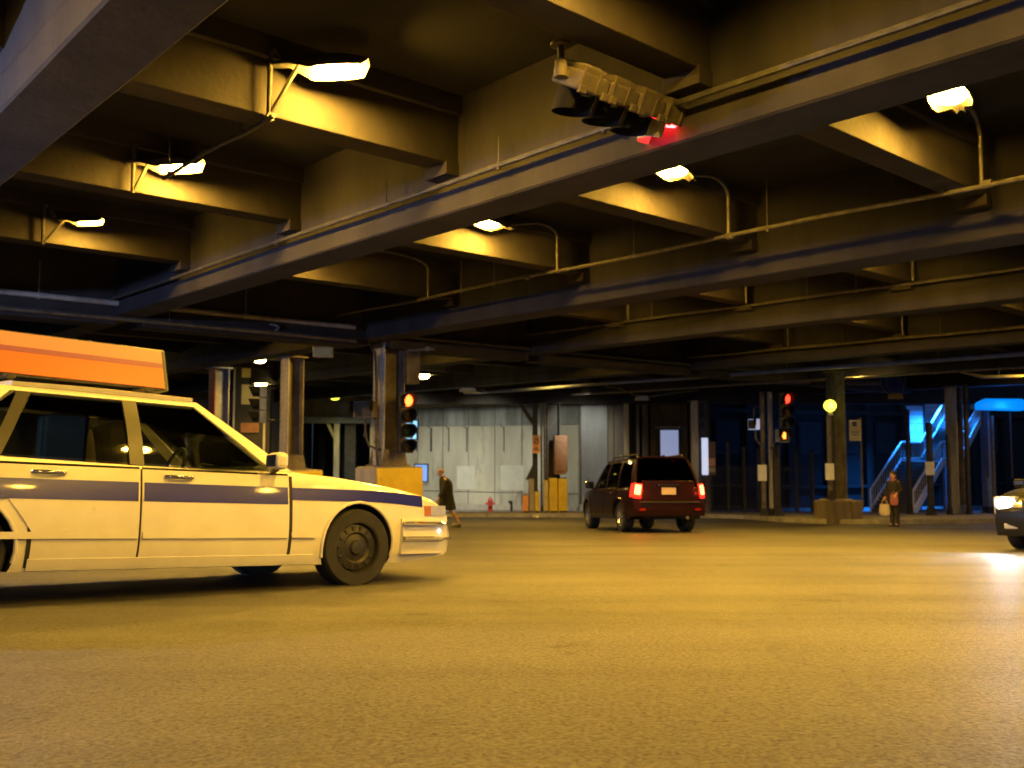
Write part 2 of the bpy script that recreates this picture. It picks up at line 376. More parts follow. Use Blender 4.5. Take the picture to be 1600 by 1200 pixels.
# lower dark header over the far kerb
m = MB(); m.box((23.8, 46.0, 2.75), (60.5, .5, 1.0)); hb = m.build('far_lintel_beam', M['beam'])
tag(hb, 'long dark lintel beam running above the far pale wall under the roadway', 'beam')

def pipe(label, pts, r, mat='pipe', hangers=(), name='conduit_pipe', fit=None):
    """pts in (s, t, z); hangers = list of (s, t, z0, z1)"""
    o = thing(name, label, 'pipe', (0, 0, 0), AZ)
    m = MB(); m.tube(pts, r, 8); m.build('pipe_run', M[mat], o, smooth=40)
    for (s, t, z0, z1) in hangers:
        k = MB(); k.tube([(s, t, z0), (s, t, z1)], .009, 6); k.tube([(s, t, z0-r-.012), (s, t, z0+r+.012)], .022, 6)
        k.build('hanger_rod', M[mat], o)
    for (s, t, z) in (fit or ()):
        k = MB(); k.tube([(s, t-.06, z), (s, t+.06, z)], r*1.7, 8); k.build('coupling', M[mat], o, smooth=40)
    return o
def along(s, t0, t1, z, n=14, sag=.02):
    return [(s, t0+(t1-t0)*k/n, z-sag*math.sin(k*1.7)) for k in range(n+1)]
pipe('short dark conduit leading away from the arm of the brightest left lamp', along(4.1, 8.0, 10.7, 3.18, 5), .024, 'pipe_dark', [(4.1, 8.7, 3.18, ZD), (4.1, 10.55, 3.18, ZD)], fit=[(4.1, 8.12, 3.18)])
pipe('thin pale conduit under the beams carrying the three right lamps', along(11.5, -3, 19.1, 3.16), .03, 'pipe', [(11.5, t, 3.16, ZD) for t in (4.9, 7.4, 9.9, 13.4, 14.4)], fit=[(11.5, t, 3.16) for t in (4.39, 8.03, 12.45)])
pipe('dark conduit fixed along the face of the middle long girder', along(6.33, -6, 19.2, 2.99, sag=.006), .03, 'pipe_dark', [(6.33, t, 2.99, 3.3) for t in (5.8, 7.3, 9.4, 12.2)])
pipe('conduit on the face of the third long girder from the front', along(17.6, 2, 19.1, 3.2, sag=.008), .03, 'pipe', [(17.6, t, 3.2, ZD) for t in (9.3, 10.4, 14.6, 16.8)])
pipe('conduit below the fourth long girder beyond the signal', along(24.85, 6, 19.1, 3.05, sag=.008), .04, 'pipe', [(24.85, t, 3.05, 3.5) for t in (10.8, 12.0, 13.6)])
pipe('bluish pipe hung low beneath the far girders above the maroon car', along(27.4, 1, 34, 2.62, sag=.01), .065, 'blue_steel', [(27.4, t, 2.62, ZD) for t in (6, 12, 17)])
pipe('slim dark pipe hung under the far right girders', along(30.4, -2, 30, 2.5, sag=.02), .045, 'pipe')
hp = [(-14+k*2.0, TH-.2, 2.93) for k in range(14)]
pipe('upper pale pipe along the cross header at the left columns', hp, .055, 'steel_pale', [(s, TH-.2, 2.93, 3.6) for s in (1.5, 5, 9.2)])
hp = [(-14+k*2.0, TH-.24, 2.62) for k in range(13)]+[(12.0, TH-.24, 2.60)]
pipe('lower pale pipe along the cross header at the left columns', hp, .05, 'pipe', [(s, TH-.24, 2.62, 3.1) for s in (-2, 3.2, 7.5)])
hp = [(13.4+k*2.0, TH-.2, 2.83) for k in range(9)]
pipe('dark pipe along the cross header to the right of the column signal', hp, .05, 'pipe_dark')

# ------------------------------------------------------------------ lamps under the deck
def bez(p0, p1, p2, n=8):
    p0, p1, p2 = Vector(p0), Vector(p1), Vector(p2)
    return [p0*(1-k)**2 + p1*2*k*(1-k) + p2*k*k for k in [i/n for i in range(n+1)]]
LAMP_P = 110
def lamp_head(root, c, yaw, lens, scale=1.0, tilt=0.0, dome=False):
    """shallow cobra-head housing with a dropped lens; c is the lens centre in root space"""
    c = Vector(c); q = Matrix.Rotation(yaw, 4, 'Z') @ Matrix.Rotation(tilt, 4, 'Y'); sk = .03 if dome else -.05
    def tr(mb): mb.v = [tuple(c + q @ (Vector(v)*scale)) for v in mb.v]; return mb
    h = MB(); rows = []
    for x, w, z in ((-.33, .08, .05), (-.27, .16, .07), (-.12, .185, .10), (.06, .185, .11), (.18, .16, .10), (.36, .06, .08), (.5, .045, .075)):
        sx_ = sk if -.3 < x < .2 else z*.45
        rows.append([(x, w*math.cos(a), sx_+(z-sx_)*max(0, math.sin(a))) for a in [math.pi*k/8 for k in range(9)]])
    h.grid(rows, .012); ho = tr(h).build('lamp_housing', M['lamp_body'], root, smooth=50)
    l = MB(); rows = []
    for r_, z in (((1.0, .03), (1.0, .0), (.92, -.045), (.7, -.085), (.38, -.105), (.05, -.11)) if dome else ((.97, .0), (.97, -.012), (.9, -.026), (.7, -.044), (.38, -.055), (.05, -.058))):
        rows.append([(-.05+.205*r_*math.cos(2*math.pi*k/16), (.165 if dome else .158)*r_*math.sin(2*math.pi*k/16), z) for k in range(17)])
    l.grid(rows); tr(l).build('lamp_lens', lens, root, smooth=60)
def deck_lamp(label, s, t, z, riser, arm_mid, power=LAMP_P, lens=None, group='lamps hung under the roadway deck', pipe_mat='pipe', brace=None, tilt=R(4), scale=1.12):
    o = thing('deck_lamp', label, 'lamp', (0, 0, 0), AZ, group)
    hx = Vector((s, t, z))
    rt = Vector(riser[1]); yaw = math.atan2(rt.y-t, rt.x-s)
    lamp_head(o, hx, yaw, lens or M['lamp_lens'], scale, tilt)
    tail = hx + Vector((math.cos(yaw), math.sin(yaw), 0))*.46 + Vector((0, 0, .06))
    m = MB(); m.tube([riser[0]] + bez(Vector(riser[0]).lerp(rt, .7), rt, rt.lerp(tail, .45)+Vector((0, 0, .05)), 8) + [tail], .027, 8)
    m.build('gooseneck_arm', M[pipe_mat], o, smooth=50)
    if brace:
        k = MB(); k.tube([brace, hx+Vector((math.cos(yaw), math.sin(yaw), 0))*.3+Vector((0, 0, .03))], .022, 6); k.build('brace', M[pipe_mat], o)
    if power:
        l = light('lamp_light', 'SPOT', (s, t, z-.16), power, SOD, o, spot_size=R(158), spot_blend=.9, shadow_soft_size=.12)
    return o
row1 = [(4.43, 3.83, None), (4.56, 7.74, 'brightest lamp on a gooseneck at the upper left, nearest the hanging signal side'), (4.5, 11.42, 'second lamp of the left row on a curved arm below the big diagonal girder'), (4.62, 15.2, 'smallest dim lamp of the left row beside the thick diagonal girder end')]
for s, t, lb in row1:
    tb = {3.83: 4.6, 7.74: 8.1, 11.42: 11.7, 15.2: 15.55}[t]
    deck_lamp(lb or 'lamp just above the frame over the hanging signal', s, t, 3.7 if t < 8 else 3.57, ((4.1, tb, 3.2), (4.1, tb, 3.86)), None, pipe_mat='pipe_dark', brace=(4.1, tb, 3.2), power=LAMP_P, tilt=R(5), scale=.8 if t > 14 else 1.12)
row2 = [(9.29, .2, 'lamp outside the frame beyond the right edge'), (9.75, 4.05, 'large glaring lamp at the upper right corner by the pale conduit'), (9.68, 7.6, 'middle lamp of the right row below the end of the hanging signal'), (9.72, 11.4, 'third oval lamp between the two long girders at the centre'), (8.35, 14.9, 'lamp hidden behind the middle girder lighting the farthest bay')]
for s, t, lb in row2:
    tb = {.2: .95, 4.05: 4.45, 7.6: 8.06, 11.4: 11.68, 14.9: 15.5}[t]
    deck_lamp(lb, s, t, 3.68, ((11.5, tb, 3.16), (11.5, tb, 3.97)), None, tilt=R(5))
for s, t in ((15.2, 3.8), (15.2, 7.3), (15.2, 14.4), (15.2, 11.0), (15.2, 22.5), (21.6, 11), (21.5, 4.0), (21.5, 7.4), (21.5, 14.5), (21.5, 22.5), (9.3, 22.5)):  # unseen lamps; some added to brighten the far road
    deck_lamp('lamp hidden behind the long girders over the roadway', s, t, 3.45, ((s+2.1, t+.7, 3.2), (s+2.1, t+.7, 3.9)) if s < 18 else ((24.6, t+.7, 3.1), (24.6, t+.7, 3.9)), None, power=LAMP_P*2)
for s, t in ((4.4, .1), (4.4, -3.5), (9.3, -3.4), (-.5, 7.3), (-.5, 1.5)):
    deck_lamp('lamp outside the frame over the near roadway', s, t, 3.5, ((s-.6, t+.7, 3.2), (s-.6, t+.7, 3.9)), None, power=LAMP_P*(.9 if s > 0 else .55))
# added unseen pole lamp off the left edge: cool fill for girders and columns
cp_ = st(-3.6, 12.5)
o = thing('added_fill_lamp', 'added cool fill lamp on a pole outside the left edge of the frame', 'lamp', (cp_.x, cp_.y, G(cp_.y)), AZ)
m = MB(); m.tube([(0, 0, 0), (0, 0, 2.9)], .07, 10); m.build('pole', M['steel_dark'], o, smooth=50)
m = MB(); m.tube(bez((0, 0, 2.8), (0, 0, 3.35), (.5, 0, 3.4)), .035, 8); m.build('arm', M['steel_dark'], o, smooth=50)
lamp_head(o, (.75, 0, 3.36), math.pi, em('cool_lamp_lens', (.6, .75, 1.0), 60), 1.0, 0.0, True)
light('lamp_light', 'POINT', (.8, 0, 3.12), 1700, (.46, .58, 1.0), o, shadow_soft_size=.12)
def px(u, v, y):               # point at depth y seen at photo pixel (u, v), used to lay out far things at real size
    cz = math.cos(PITCH); sz = math.sin(PITCH)
    dx = (u-800)/1460; up = (600-v)/1460
    dy = cz - up*sz; dz = sz + up*cz
    return Vector((dx*y/dy, y, dz*y/dy))
def far_lamp(label, p, lens, power, arm=(0, 0, .5), scale=1.0, color=SOD, spot=150):
    o = thing('roadway_lamp', label, 'lamp', p, 0.0, 'small lamps in the distance')
    lamp_head(o, (0, 0, 0), 0.3, M[lens], scale, 0.0, True)
    a = Vector(arm); m = MB(); m.tube(bez((.45*scale, .1, .06), (a.x*.9+.2, a.y, .05), a, 8), .03, 8); m.build('bracket_arm', M['pipe'], o, smooth=50)
    if power: light('lamp_light', 'SPOT', (0, 0, -.15*scale), power, color, o, spot_size=R(spot), spot_blend=.8, shadow_soft_size=.15)
far_lamp('upper of two small lamps beside the yellow lit panels at the left', px(408, 562, 30), 'lamp_lens_far', 800, (.9, .3, .9))
far_lamp('lower of two small lamps beside the yellow lit panels at the left', px(410, 601, 37), 'lamp_lens_far', 900, (.9, .3, .9), 1.1)
far_lamp('small lamp behind the orange roof sign of the white sedan', px(182, 582, 34), 'lamp_lens_far', 500, (.9, .3, .9))
far_lamp('small greenish lamp on a bent arm between the two left columns', px(525, 621, 50.5), 'lamp_lens_green', 500, (.8, .3, -.5), 1.3, (1, .8, .2))
far_lamp('small lamp just above the red column signal', px(664, 587, 36), 'lamp_lens_far', 700, (.9, .4, .6), 1.15)

# ------------------------------------------------------------------ steel columns and crash blocks
def h_column(label, x, y, top, w=.42, dpt=.5, mat='steel_pale', mat2='steel', rz=AZ, rivets=True, base=True, zb=None):
    z0 = G(y) if zb is None else zb
    o = thing('steel_column', label, 'column', (x, y, z0), rz); h = top-z0
    for sx in (-1, 1):
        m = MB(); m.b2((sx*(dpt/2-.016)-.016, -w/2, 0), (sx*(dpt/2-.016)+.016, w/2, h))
        fo = m.build('flange', M[mat] if sx < 0 else M[mat2], o)  # left flange paler: light from that side put into its paint
        if rivets:
            k = MB()
            for i in range(int(h/.16)):
                for yy in (-w*.34, w*.34):
                    k.lathe([(.018, 0), (.016, .009), (.006, .014)], (0, 0, 0), 'X', 6)
                    n = 18; q = k.v[-n:]; k.v[-n:] = [(sx*(dpt/2-.0)+sx*v[0], yy+v[1], .1+i*.16+v[2]) for v in q]
            r = k.build('rivets', M[mat2], fo); r['kind'] = 'stuff'
    m = MB(); m.b2((-dpt/2+.032, -.014, 0), (dpt/2-.032, .014, h)); m.build('web', M[mat2], o)
    if base:
        m = MB(); m.b2((-dpt/2-.12, -w/2-.12, 0), (dpt/2+.12, w/2+.12, .04)); m.build('base_plate', M[mat2], o)
        for sy in (-1, 1):
            m = MB(); m.prism([(-dpt/2-.08, .04), (dpt/2+.08, .04), (dpt/2, .42), (-dpt/2, .42)], sy*(w/2+.004), sy*(w/2+.03)); m.build('gusset', M[mat2], o)
    m = MB(); m.b2((-dpt/2-.08, -w/2-.08, h-.06), (dpt/2+.08, w/2+.08, h-.02)); m.build('cap_plate', M[mat2], o)
    return o
def crash_block(label, x, y, L, D, top, rz, mat='yellow', pale_end=True):
    z0 = G(y)-.15; h = top-z0
    o = thing('crash_block', label, 'concrete block', (x, y, z0), rz)
    m = MB(); m.box((0, 0, h/2), (L, D, h), taper=.985); m.build('block_body', M[mat], o, bevel=.04)
    if pale_end:
        m = MB(); m.box((-L/2-.004, 0, h/2+.0), (.03, D*.97, h*.985)); m.build('bare_end_face', M['bare_conc'], o, bevel=.008)
    m = MB(); m.box((0, 0, h+.012), (L*.97, D*.95, .03)); m.build('top_slab', M['bare_conc'], o, bevel=.008)
    return o
c1 = px(607, 700, 23.6); c2 = px(455, 700, 26.8); c3 = st(13.1, 29.0)
b1 = px(609, 760, 23.7); b2_ = px(463, 760, 26.9)
crash_block('yellow painted concrete block under the column with the red signal', b1.x, b1.y, 1.42, .95, px(600, 731, 23.4).z, AZ)
crash_block('yellow painted concrete block under the plain tan column', b2_.x, b2_.y, 1.2, .95, px(460, 736, 26.6).z, AZ, pale_end=False)
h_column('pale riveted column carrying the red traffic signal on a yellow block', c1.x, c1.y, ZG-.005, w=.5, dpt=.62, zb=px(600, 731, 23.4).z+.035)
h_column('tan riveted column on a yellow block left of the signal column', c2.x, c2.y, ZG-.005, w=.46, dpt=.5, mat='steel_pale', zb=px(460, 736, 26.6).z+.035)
h_column('red and blue painted column far left behind the white sedan', c3.x, c3.y, ZG-.005, w=.46, dpt=.5, mat='stripe_red', mat2='blue_steel')
# conduits and boxes on the signal column
o = thing('junction_box', 'brown steel junction box behind the top of the signal column', 'electrical box', px(640, 571, 23.9), AZ)
m = MB(); m.b2((-.22, -.16, -.48), (.22, .16, .48)); m.build('box_body', M['steel'], o, bevel=.015)
m = MB(); m.b2((-.2, -.175, -.45), (.2, -.16, .45)); m.build('box_door', M['steel'], o, bevel=.004)
o = thing('junction_box', 'pale square sheet metal box on the header left of the signal column', 'electrical box', px(505, 548, 23.2), AZ*.2)
m = MB(); m.b2((-.25, -.1, -.17), (.25, .1, .17)); m.build('box_body', M['pale_panel'], o, bevel=.012)
m = MB(); m.b2((-.22, -.112, -.14), (.22, -.1, .14)); m.build('box_door', M['pale_panel'], o, bevel=.004)
def drop_conduit(label, pts, r=.03, mat='pipe_dark'):
    o = thing('drop_conduit', label, 'pipe'); m = MB(); m.tube(pts, r, 8); m.build('pipe_run', M[mat], o, smooth=50)
    for p in (pts[1], pts[-2]):
        k = MB(); p = Vector(p); k.tube([p-Vector((0, 0, .05)), p+Vector((0, 0, .05))], r*1.6, 8); k.build('clamp', M[mat], o, smooth=50)
    return o
drop_conduit('dark conduit dropping down the left side of the signal column', [px(560, 540, 23.3), px(578, 535, 23.3), px(586, 552, 23.3), px(588, 600, 23.3), px(588, 690, 23.3), px(590, 728, 23.3)], .035)
drop_conduit('looped cable conduit beside the pedestrian box on the signal column', [px(571, 652, 23.3), px(571, 680, 23.3), px(576, 696, 23.3), px(590, 702, 23.3), px(596, 702, 23.3)], .03)
drop_conduit('bent rusty pipe stub poking right from the signal column top', [px(633, 538, 23.5), px(637, 546, 23.5), px(645, 548, 23.5), px(668, 545, 23.5), px(680, 546, 23.5)], .04, 'pipe')

# ------------------------------------------------------------------ traffic signals
def visor(mb, c, r, L, ang=300, tilt=0, n=18):
    """tunnel visor along +y with its bottom cut open"""
    rows = []
    for yy in (0, L):
        row = []
        for k in range(n+1):
            a = R(270+(360-ang)/2) + R(ang)*k/n
            l = yy*(1.0 if yy == 0 else (.55+.45*max(0, math.sin(a)*.5+.5)))
            row.append((c[0]+r*math.cos(a), c[1]+l, c[2]+r*math.sin(a)))
        rows.append(row)
    mb.grid(rows, .006)
def signal_sections(o, n, pitch, lit, along_axis, body, red):
    """sections stacked down (z) or along x; lens faces +y"""
    for i in range(n):
        off = Vector((0, 0, -i*pitch)) if along_axis == 'z' else Vector((i*pitch, 0, 0))
        k = MB(); k.box(off, (pitch*.955, .15 if along_axis == 'x' else .19, pitch*.955)); sec = k.build('section_housing', M[body], o, bevel=.02)
        if along_axis == 'x':     # rounded back hump, hinge ears and ribs of each section
            k = MB(); k.box(off+Vector((0, -.095, .0)), (pitch*.7, .06, pitch*.8)); k.box(off+Vector((0, -.12, .0)), (pitch*.5, .03, pitch*.6)); k.build('hump', M[body], sec, bevel=.018)
            for dx in (-.13, .13):
                k = MB(); k.box(off+Vector((dx, .055, -pitch*.5-.008)), (.07, .05, .03)); k.tube([off+Vector((dx-.04, .08, -pitch*.5-.01)), off+Vector((dx+.04, .08, -pitch*.5-.01))], .016, 8); k.build('latch', M[body], sec, bevel=.006)
            for dx in (-pitch*.4, pitch*.1):
                k = MB(); k.box(off+Vector((dx, -.01, -pitch*.478-.004)), (.03, .15, .012)); k.build('side_rib', M[body], sec, bevel=.003)
        c = off+Vector((0, .078 if along_axis == 'x' else .098, 0))
        mt = M[red] if i == lit else M['lens_off_a' if i % 2 else 'lens_off_g']
        k = MB(); k.lathe([(pitch*.40, 0), (pitch*.36, .02), (pitch*.2, .035), (.01, .04)], c, 'Y', 20); k.build('lens', mt, sec, smooth=50)
        k = MB(); visor(k, c, pitch*.43, .23 if along_axis == 'x' else .3); k.build('visor', M['visor_lit'] if (i == lit and along_axis == 'x') else M['visor'], sec, smooth=50)
# hanging horizontal signal
p0 = st(5.13, 5.13, 3.0)
ho = thing('hanging_signal', 'weathered traffic signal hung sideways under the deck with one red light glowing', 'traffic signal', p0, AZ)
inner = bpy.data.objects.new('signal_head', None)
hd = bpy.data.objects.new('signal_head', None)
# the head is tipped so that its lenses look down the road
rot = Matrix.Rotation(R(-62), 4, 'X')
def tipped(fn):
    tmp = thing('tmp', '', ''); fn(tmp)
    kids = list(tmp.children)
    for c in kids:
        for q in [c]+list(c.children):
            q.data.transform(Matrix.Translation((.2, 0, -.02)) @ rot)
        c.parent = ho
    bpy.data.objects.remove(tmp)
bpy.data.objects.remove(inner); bpy.data.objects.remove(hd)
tipped(lambda r: signal_sections(r, 4, .355, 3, 'x', 'sig_grey', 'lens_red'))
m = MB(); m.tube([(-.03, 0, .235), (-.03, 0, .03)], .028, 10); m.tube([(-.03, 0, .08), (-.03, 0, .0)], .05, 10); m.build('hanger_pole', M['sig_grey'], ho, smooth=50)
m = MB(); m.lathe([(.085, .0), (.085, .02), (.05, .035)], (-.03, 0, .205), 'Z', 14); m.build('ceiling_flange', M['sig_grey'], ho, smooth=50)
m = MB(); m.lathe([(.05, -.05), (.06, 0), (.05, .05)], (-.03, 0, .0), 'Z', 12); m.tube([(-.03, 0, 0), (.06, 0, -.02)], .04, 10); m.build('elbow_fitting', M['sig_grey'], ho, smooth=50)
m = MB(); m.tube([(1.43, 0, .235), (1.43, 0, -.02)], .02, 8); m.build('far_hanger_pole', M['sig_dark'], ho, smooth=50)

def signal_v(label, p, yaw, n, pitch, lit, red='lens_hot', body='sig_dark', bracket=None):
    o = thing('traffic_signal', label, 'traffic signal', p, yaw-R(90))
    signal_sections(o, n, pitch, lit, 'z', body, red)
    m = MB()
    for z in (.1, -(n-1)*pitch-.1): m.tube([(0, -.08, z), (0, -.34, z)], .025, 8)
    m.build('mounting_bracket', M['steel_dark'], o, smooth=50)
    return o
DIR = lambda deg: R(90-deg)      # compass azimuth -> yaw
signal_v('traffic signal with red light on the column above the yellow block', px(634, 626, 23.3), DIR(150), 4, .375, 0)
signal_v('traffic signal with red light on the slim poles at the right', px(1226, 623, 36), DIR(160), 3, .46, 0, red='lens_red_far')
signal_v('unlit traffic signal seen edge on beside the tan column at the left', px(411, 612, 26.6), DIR(250), 3, .36, 9, body='blue_steel')
def ped_signal(label, p, yaw, body, lit, w=.5, h=.46):
    o = thing('pedestrian_signal', label, 'pedestrian signal', p, yaw-R(90))
    m = MB(); m.box((0, 0, 0), (w, .22, h)); m.build('box_body', M[body], o, bevel=.02)
    m = MB(); m.box((0, .115, 0), (w*.86, .012, h*.84)); f = m.build('face_plate', M['ink'], o)
    if lit:
        k = MB()
        k.box((.0, .126, -.05), (.13, .008, .13))
        for i, dx in enumerate((-.05, -.017, .017, .05)): k.box((dx, .126, .06+.015*(1.5-abs(i-1.5))), (.024, .008, .12))
        k.box((.09, .126, -.02), (.03, .008, .1), ry=R(25)); k.build('hand_symbol', M['hand'], f)
    m = MB(); m.b2((-w/2, .11, h/2-.01), (w/2, .28, h/2+.012)); m.b2((-w/2-.006, .11, -h*.1), (-w/2+.006, .26, h/2)); m.b2((w/2-.006, .11, -h*.1), (w/2+.006, .26, h/2)); m.build('hood', M['visor'], o)
    m = MB(); m.tube([(0, -.1, 0), (0, -.3, 0)], .025, 8); m.build('mounting_bracket', M['steel_dark'], o, smooth=50)
ped_signal('brown pedestrian signal box left of the signal column', px(571, 640, 23.3), DIR(205), 'steel', False, .58, .44)
ped_signal('blue lit pedestrian signal box on the slim pole at the right', px(1178, 663, 36.4), DIR(235), 'sign_lit', False, .42, .42)
ped_signal('pedestrian signal with an orange hand below the right traffic signal', px(1222, 681, 35.9), DIR(150), 'blue_steel', True, .56, .5)

# ------------------------------------------------------------------ far walls and buildings
def wall_frame(p, q):
    p, q = Vector((*p, 0)), Vector((*q, 0)); d_ = (q-p).normalized(); return p, d_, Vector((d_.y, -d_.x, 0)), (q-p).length
def building(name, label, cat, p, q):
    """local x runs along the front from p to q, -y looks to the road"""
    p0, d_, n_, L = wall_frame(p, q)
    return thing(name, label, cat, (p0.x, p0.y, 0), math.atan2(d_.y, d_.x)), L
ZT = 2.3                                                     # head of the far walls
# A: pale concrete retaining wall, from pixel 590 to 905
wp, wq = (-8.0, 52.6), (3.35, 47.2)
wa, L = building('retaining_wall', 'pale stained concrete retaining wall behind the walking person and hydrant', 'wall', wp, wq)
zb = -3.6
m = MB(); m.b2((0, .12, zb), (L, .7, ZT+1.7)); m.build('wall_core', M['wallc'], wa)
edges = np.linspace(0, L, 9)
for i in range(8):
    m = MB(); m.b2((edges[i]+.02, 0, -2.2), (edges[i+1]-.02, .13, 1.25+.0*i)); m.build('wall_panel', M['wallc'], wa, bevel=.012)
    m = MB(); m.b2((edges[i]+.02, .02, 1.29), (edges[i+1]-.02, .13, ZT)); m.build('upper_panel', M['wallstain'], wa, bevel=.01)
    m = MB(); m.b2((edges[i]+.02, -.02, zb), (edges[i+1]-.02, .13, -2.24)); m.build('plinth_panel', M['wallc'], wa, bevel=.012)
for x, w in ((1.8, .05), (3.1, .06), (4.0, .1), (5.1, .05), (6.2, .07), (8.4, .05)):
    m = MB(); m.box((x, -.02, .55), (w, .03, 1.3)); m.build('downpipe', M['pipe_dark'], wa)
    m = MB(); m.tube([(x, -.03, 1.1), (x-.2, -.05, 1.3)], .02, 6); m.build('bracket', M['pipe_dark'], wa)
for x0, x1, z0, z1 in ((5.6, 6.7, -2.1, -.85), (8.2, 9.55, -2.1, -.8)):
    m = MB(); m.b2((x0, -.03, z0), (x1, .05, z1)); m.build('blocked_opening', M['wallpatch'], wa, bevel=.015)
def window(parent, x0, x1, z0, z1, pane, bars=2):
    m = MB(); t = .06
    m.b2((x0, -.07, z0), (x1, .0, z0+t)); m.b2((x0, -.07, z1-t), (x1, .0, z1)); m.b2((x0, -.07, z0+t), (x0+t, .0, z1-t)); m.b2((x1-t, -.07, z0+t), (x1, .0, z1-t))
    for k in range(1, bars): 
        xx = x0+(x1-x0)*k/bars; m.b2((xx-.02, -.06, z0+t), (xx+.02, -.01, z1-t))
    w_ = m.build('window', M['steel_dark'], parent)
    m = MB(); m.b2((x0+t, -.03, z0+t), (x1-t, -.012, z1-t)); m.build('pane', pane, w_)
    m = MB(); m.b2((x0-.05, -.12, z0-.07), (x1+.05, .0, z0-.003)); m.build('sill', M['bare_conc'], w_)
window(wa, 2.35, 3.2, .55, 1.65, M['win_lit'], 2)
window(wa, 2.95, 3.85, -1.75, -.75, M['win_lit2'], 1)
m = MB(); m.b2((-.1, -.16, ZT+.02), (L, .12, ZT+.2)); m.build('coping_ledge', M['wallc'], wa, bevel=.015)
m = MB(); m.b2((.0, -.3, zb), (L, -.03, -2.85)); m.build('foot_ledge', M['bare_conc'], wa, bevel=.03)

# B: shutter bay and brown building, pixels 905 - 1110
bp_, bq = (3.4, 46.9), (9.9, 46.2)
bb, L = building('street_building', 'brown streaked concrete building with a grey roller shutter behind the maroon car', 'building', bp_, bq)
m = MB(); m.b2((0, .6, zb), (L, 1.2, 4)); m.build('back_wall', M['bldg'], bb)
for x0, x1, dd in ((1.42, 1.68, .0), (1.68, 2.5, .16), (2.62, 2.95, -.02), (3.1, 3.4, .0), (3.5, 5.35, .2), (5.45, 5.75, -.05), (5.9, 6.4, .1)):
    m = MB(); m.b2((x0, dd, zb), (x1, .6, 3.9)); m.build('pier', M['bldg'], bb, bevel=.015)
m = MB()
for k in range(38):
    z0 = -2.7+k*.135; m.b2((.0, .3-.012, z0), (1.42, .34, z0+.125))
sh = m.build('roller_shutter', M['shutter'], bb, bevel=.006)
m = MB(); m.b2((-.02, .24, zb), (1.42, .46, -2.72)); m.build('threshold', M['bare_conc'], bb)
for x in (-.02, 1.36):
    m = MB(); m.b2((x, .2, -2.7), (x+.07, .287, 2.5)); m.build('guide_rail', M['steel_dark'], bb)
m = MB(); m.b2((-.1, .1, 2.44), (1.5, .6, 4)); m.build('shutter_box', M['steel_dark'], bb, bevel=.02)
m = MB(); m.b2((3.75, .1, -1.3), (4.95, .2, 1.05)); df = m.build('door_frame', M['steel_dark'], bb, bevel=.01)
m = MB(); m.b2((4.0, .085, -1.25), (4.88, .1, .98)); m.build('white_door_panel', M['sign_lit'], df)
m = MB(); m.b2((3.72, .0, 1.06), (5.0, .2, 1.18)); m.build('door_hood', M['bare_conc'], bb, bevel=.01)

# C: dark brick building at the right, pixels 1110 - 1600
cp, cq = (9.9, 50.5), (36, 62)
cb, L = building('brick_building', 'dark brick building in the shade behind the iron fence and stairs', 'building', cp, cq)
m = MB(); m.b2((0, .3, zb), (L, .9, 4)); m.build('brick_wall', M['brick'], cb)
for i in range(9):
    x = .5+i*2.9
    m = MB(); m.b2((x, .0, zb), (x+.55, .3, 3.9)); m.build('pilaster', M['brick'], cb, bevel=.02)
    if i < 8:
        m = MB(); m.b2((x+.85, .16, -.2), (x+2.5, .297, 1.6)); f = m.build('window', M['steel_dark'], cb, bevel=.01)
        m = MB(); m.b2((x+.93, .12, -.12), (x+2.42, .157, 1.52)); m.build('pane', M['void'], f)
m = MB(); m.b2((0, -.06, -2.2), (L, .297, -2.05)); m.build('string_course', M['brick'], cb, bevel=.01)
m = MB(); m.b2((0, -.06, 2.05), (L, .297, 2.3)); m.build('cornice', M['brick'], cb, bevel=.01)

# D: left background: portal with a dark opening, pixels -60 .. 600
dp, dq = (-36, 50), (-8.05, 53.4)
db, L = building('tunnel_portal', 'dark concrete portal wall with a black opening between the left columns', 'building', dp, dq)
X = lambda u: (Vector((px(u, 700, 52).x, px(u, 700, 52).y, 0))-Vector((dp[0], dp[1], 0))).dot(Vector((dq[0]-dp[0], dq[1]-dp[1], 0)).normalized())
o0, o1 = X(468), X(596)
m = MB(); m.b2((0, 0, zb), (o0, .6, 4)); m.build('side_wall', M['bldg'], db)
m = MB(); m.b2((o0, 0, 1.9), (L, .6, 4)); m.build('head_wall', M['bldg'], db)
m = MB(); m.b2((o0-.3, -.25, 1.5), (L, -.004, 1.88)); m.build('lintel', M['blue_steel'], db, bevel=.03)
m = MB(); m.b2((o0, 7, zb), (L+3, 7.4, 2.0)); m.build('inner_wall', M['void'], db)
m = MB(); m.b2((o0-.3, .6, zb), (o0-.02, 7, 2)); m.build('inner_side_wall', M['void'], db)
m = MB(); m.b2((o0-.3, .6, 1.9), (L+3, 7.4, 2.2)); m.build('inner_ceiling', M['void'], db)
m = MB(); m.b2((o0, -.1, zb), (L, .05, -2.55)); m.build('sill_wall', M['wallc'], db, bevel=.02)
xp = X(524)
m = MB(); m.b2((xp-.16, -.2, zb), (xp+.16, .2, 1.5)); m.build('post', M['steel_pale'], db, bevel=.02)
m = MB(); m.prism([(xp-.5, zb), (xp+.5, zb), (xp+.17, -1.9), (xp-.17, -1.9)], -.22, .22); m.build('post_foot', M['steel_pale'], db)
m = MB(); m.prism([(xp-.17, 1.0), (xp-.17, .6), (xp-.6, 1.49), (xp-.4, 1.49)], -.12, .12); m.build('knee_brace', M['steel_pale'], db)
xq = X(545)
m = MB(); m.b2((xq-.3, .1, zb), (xq+.3, .5, 1.5)); m.build('inner_post', M['steel_dark'], db)
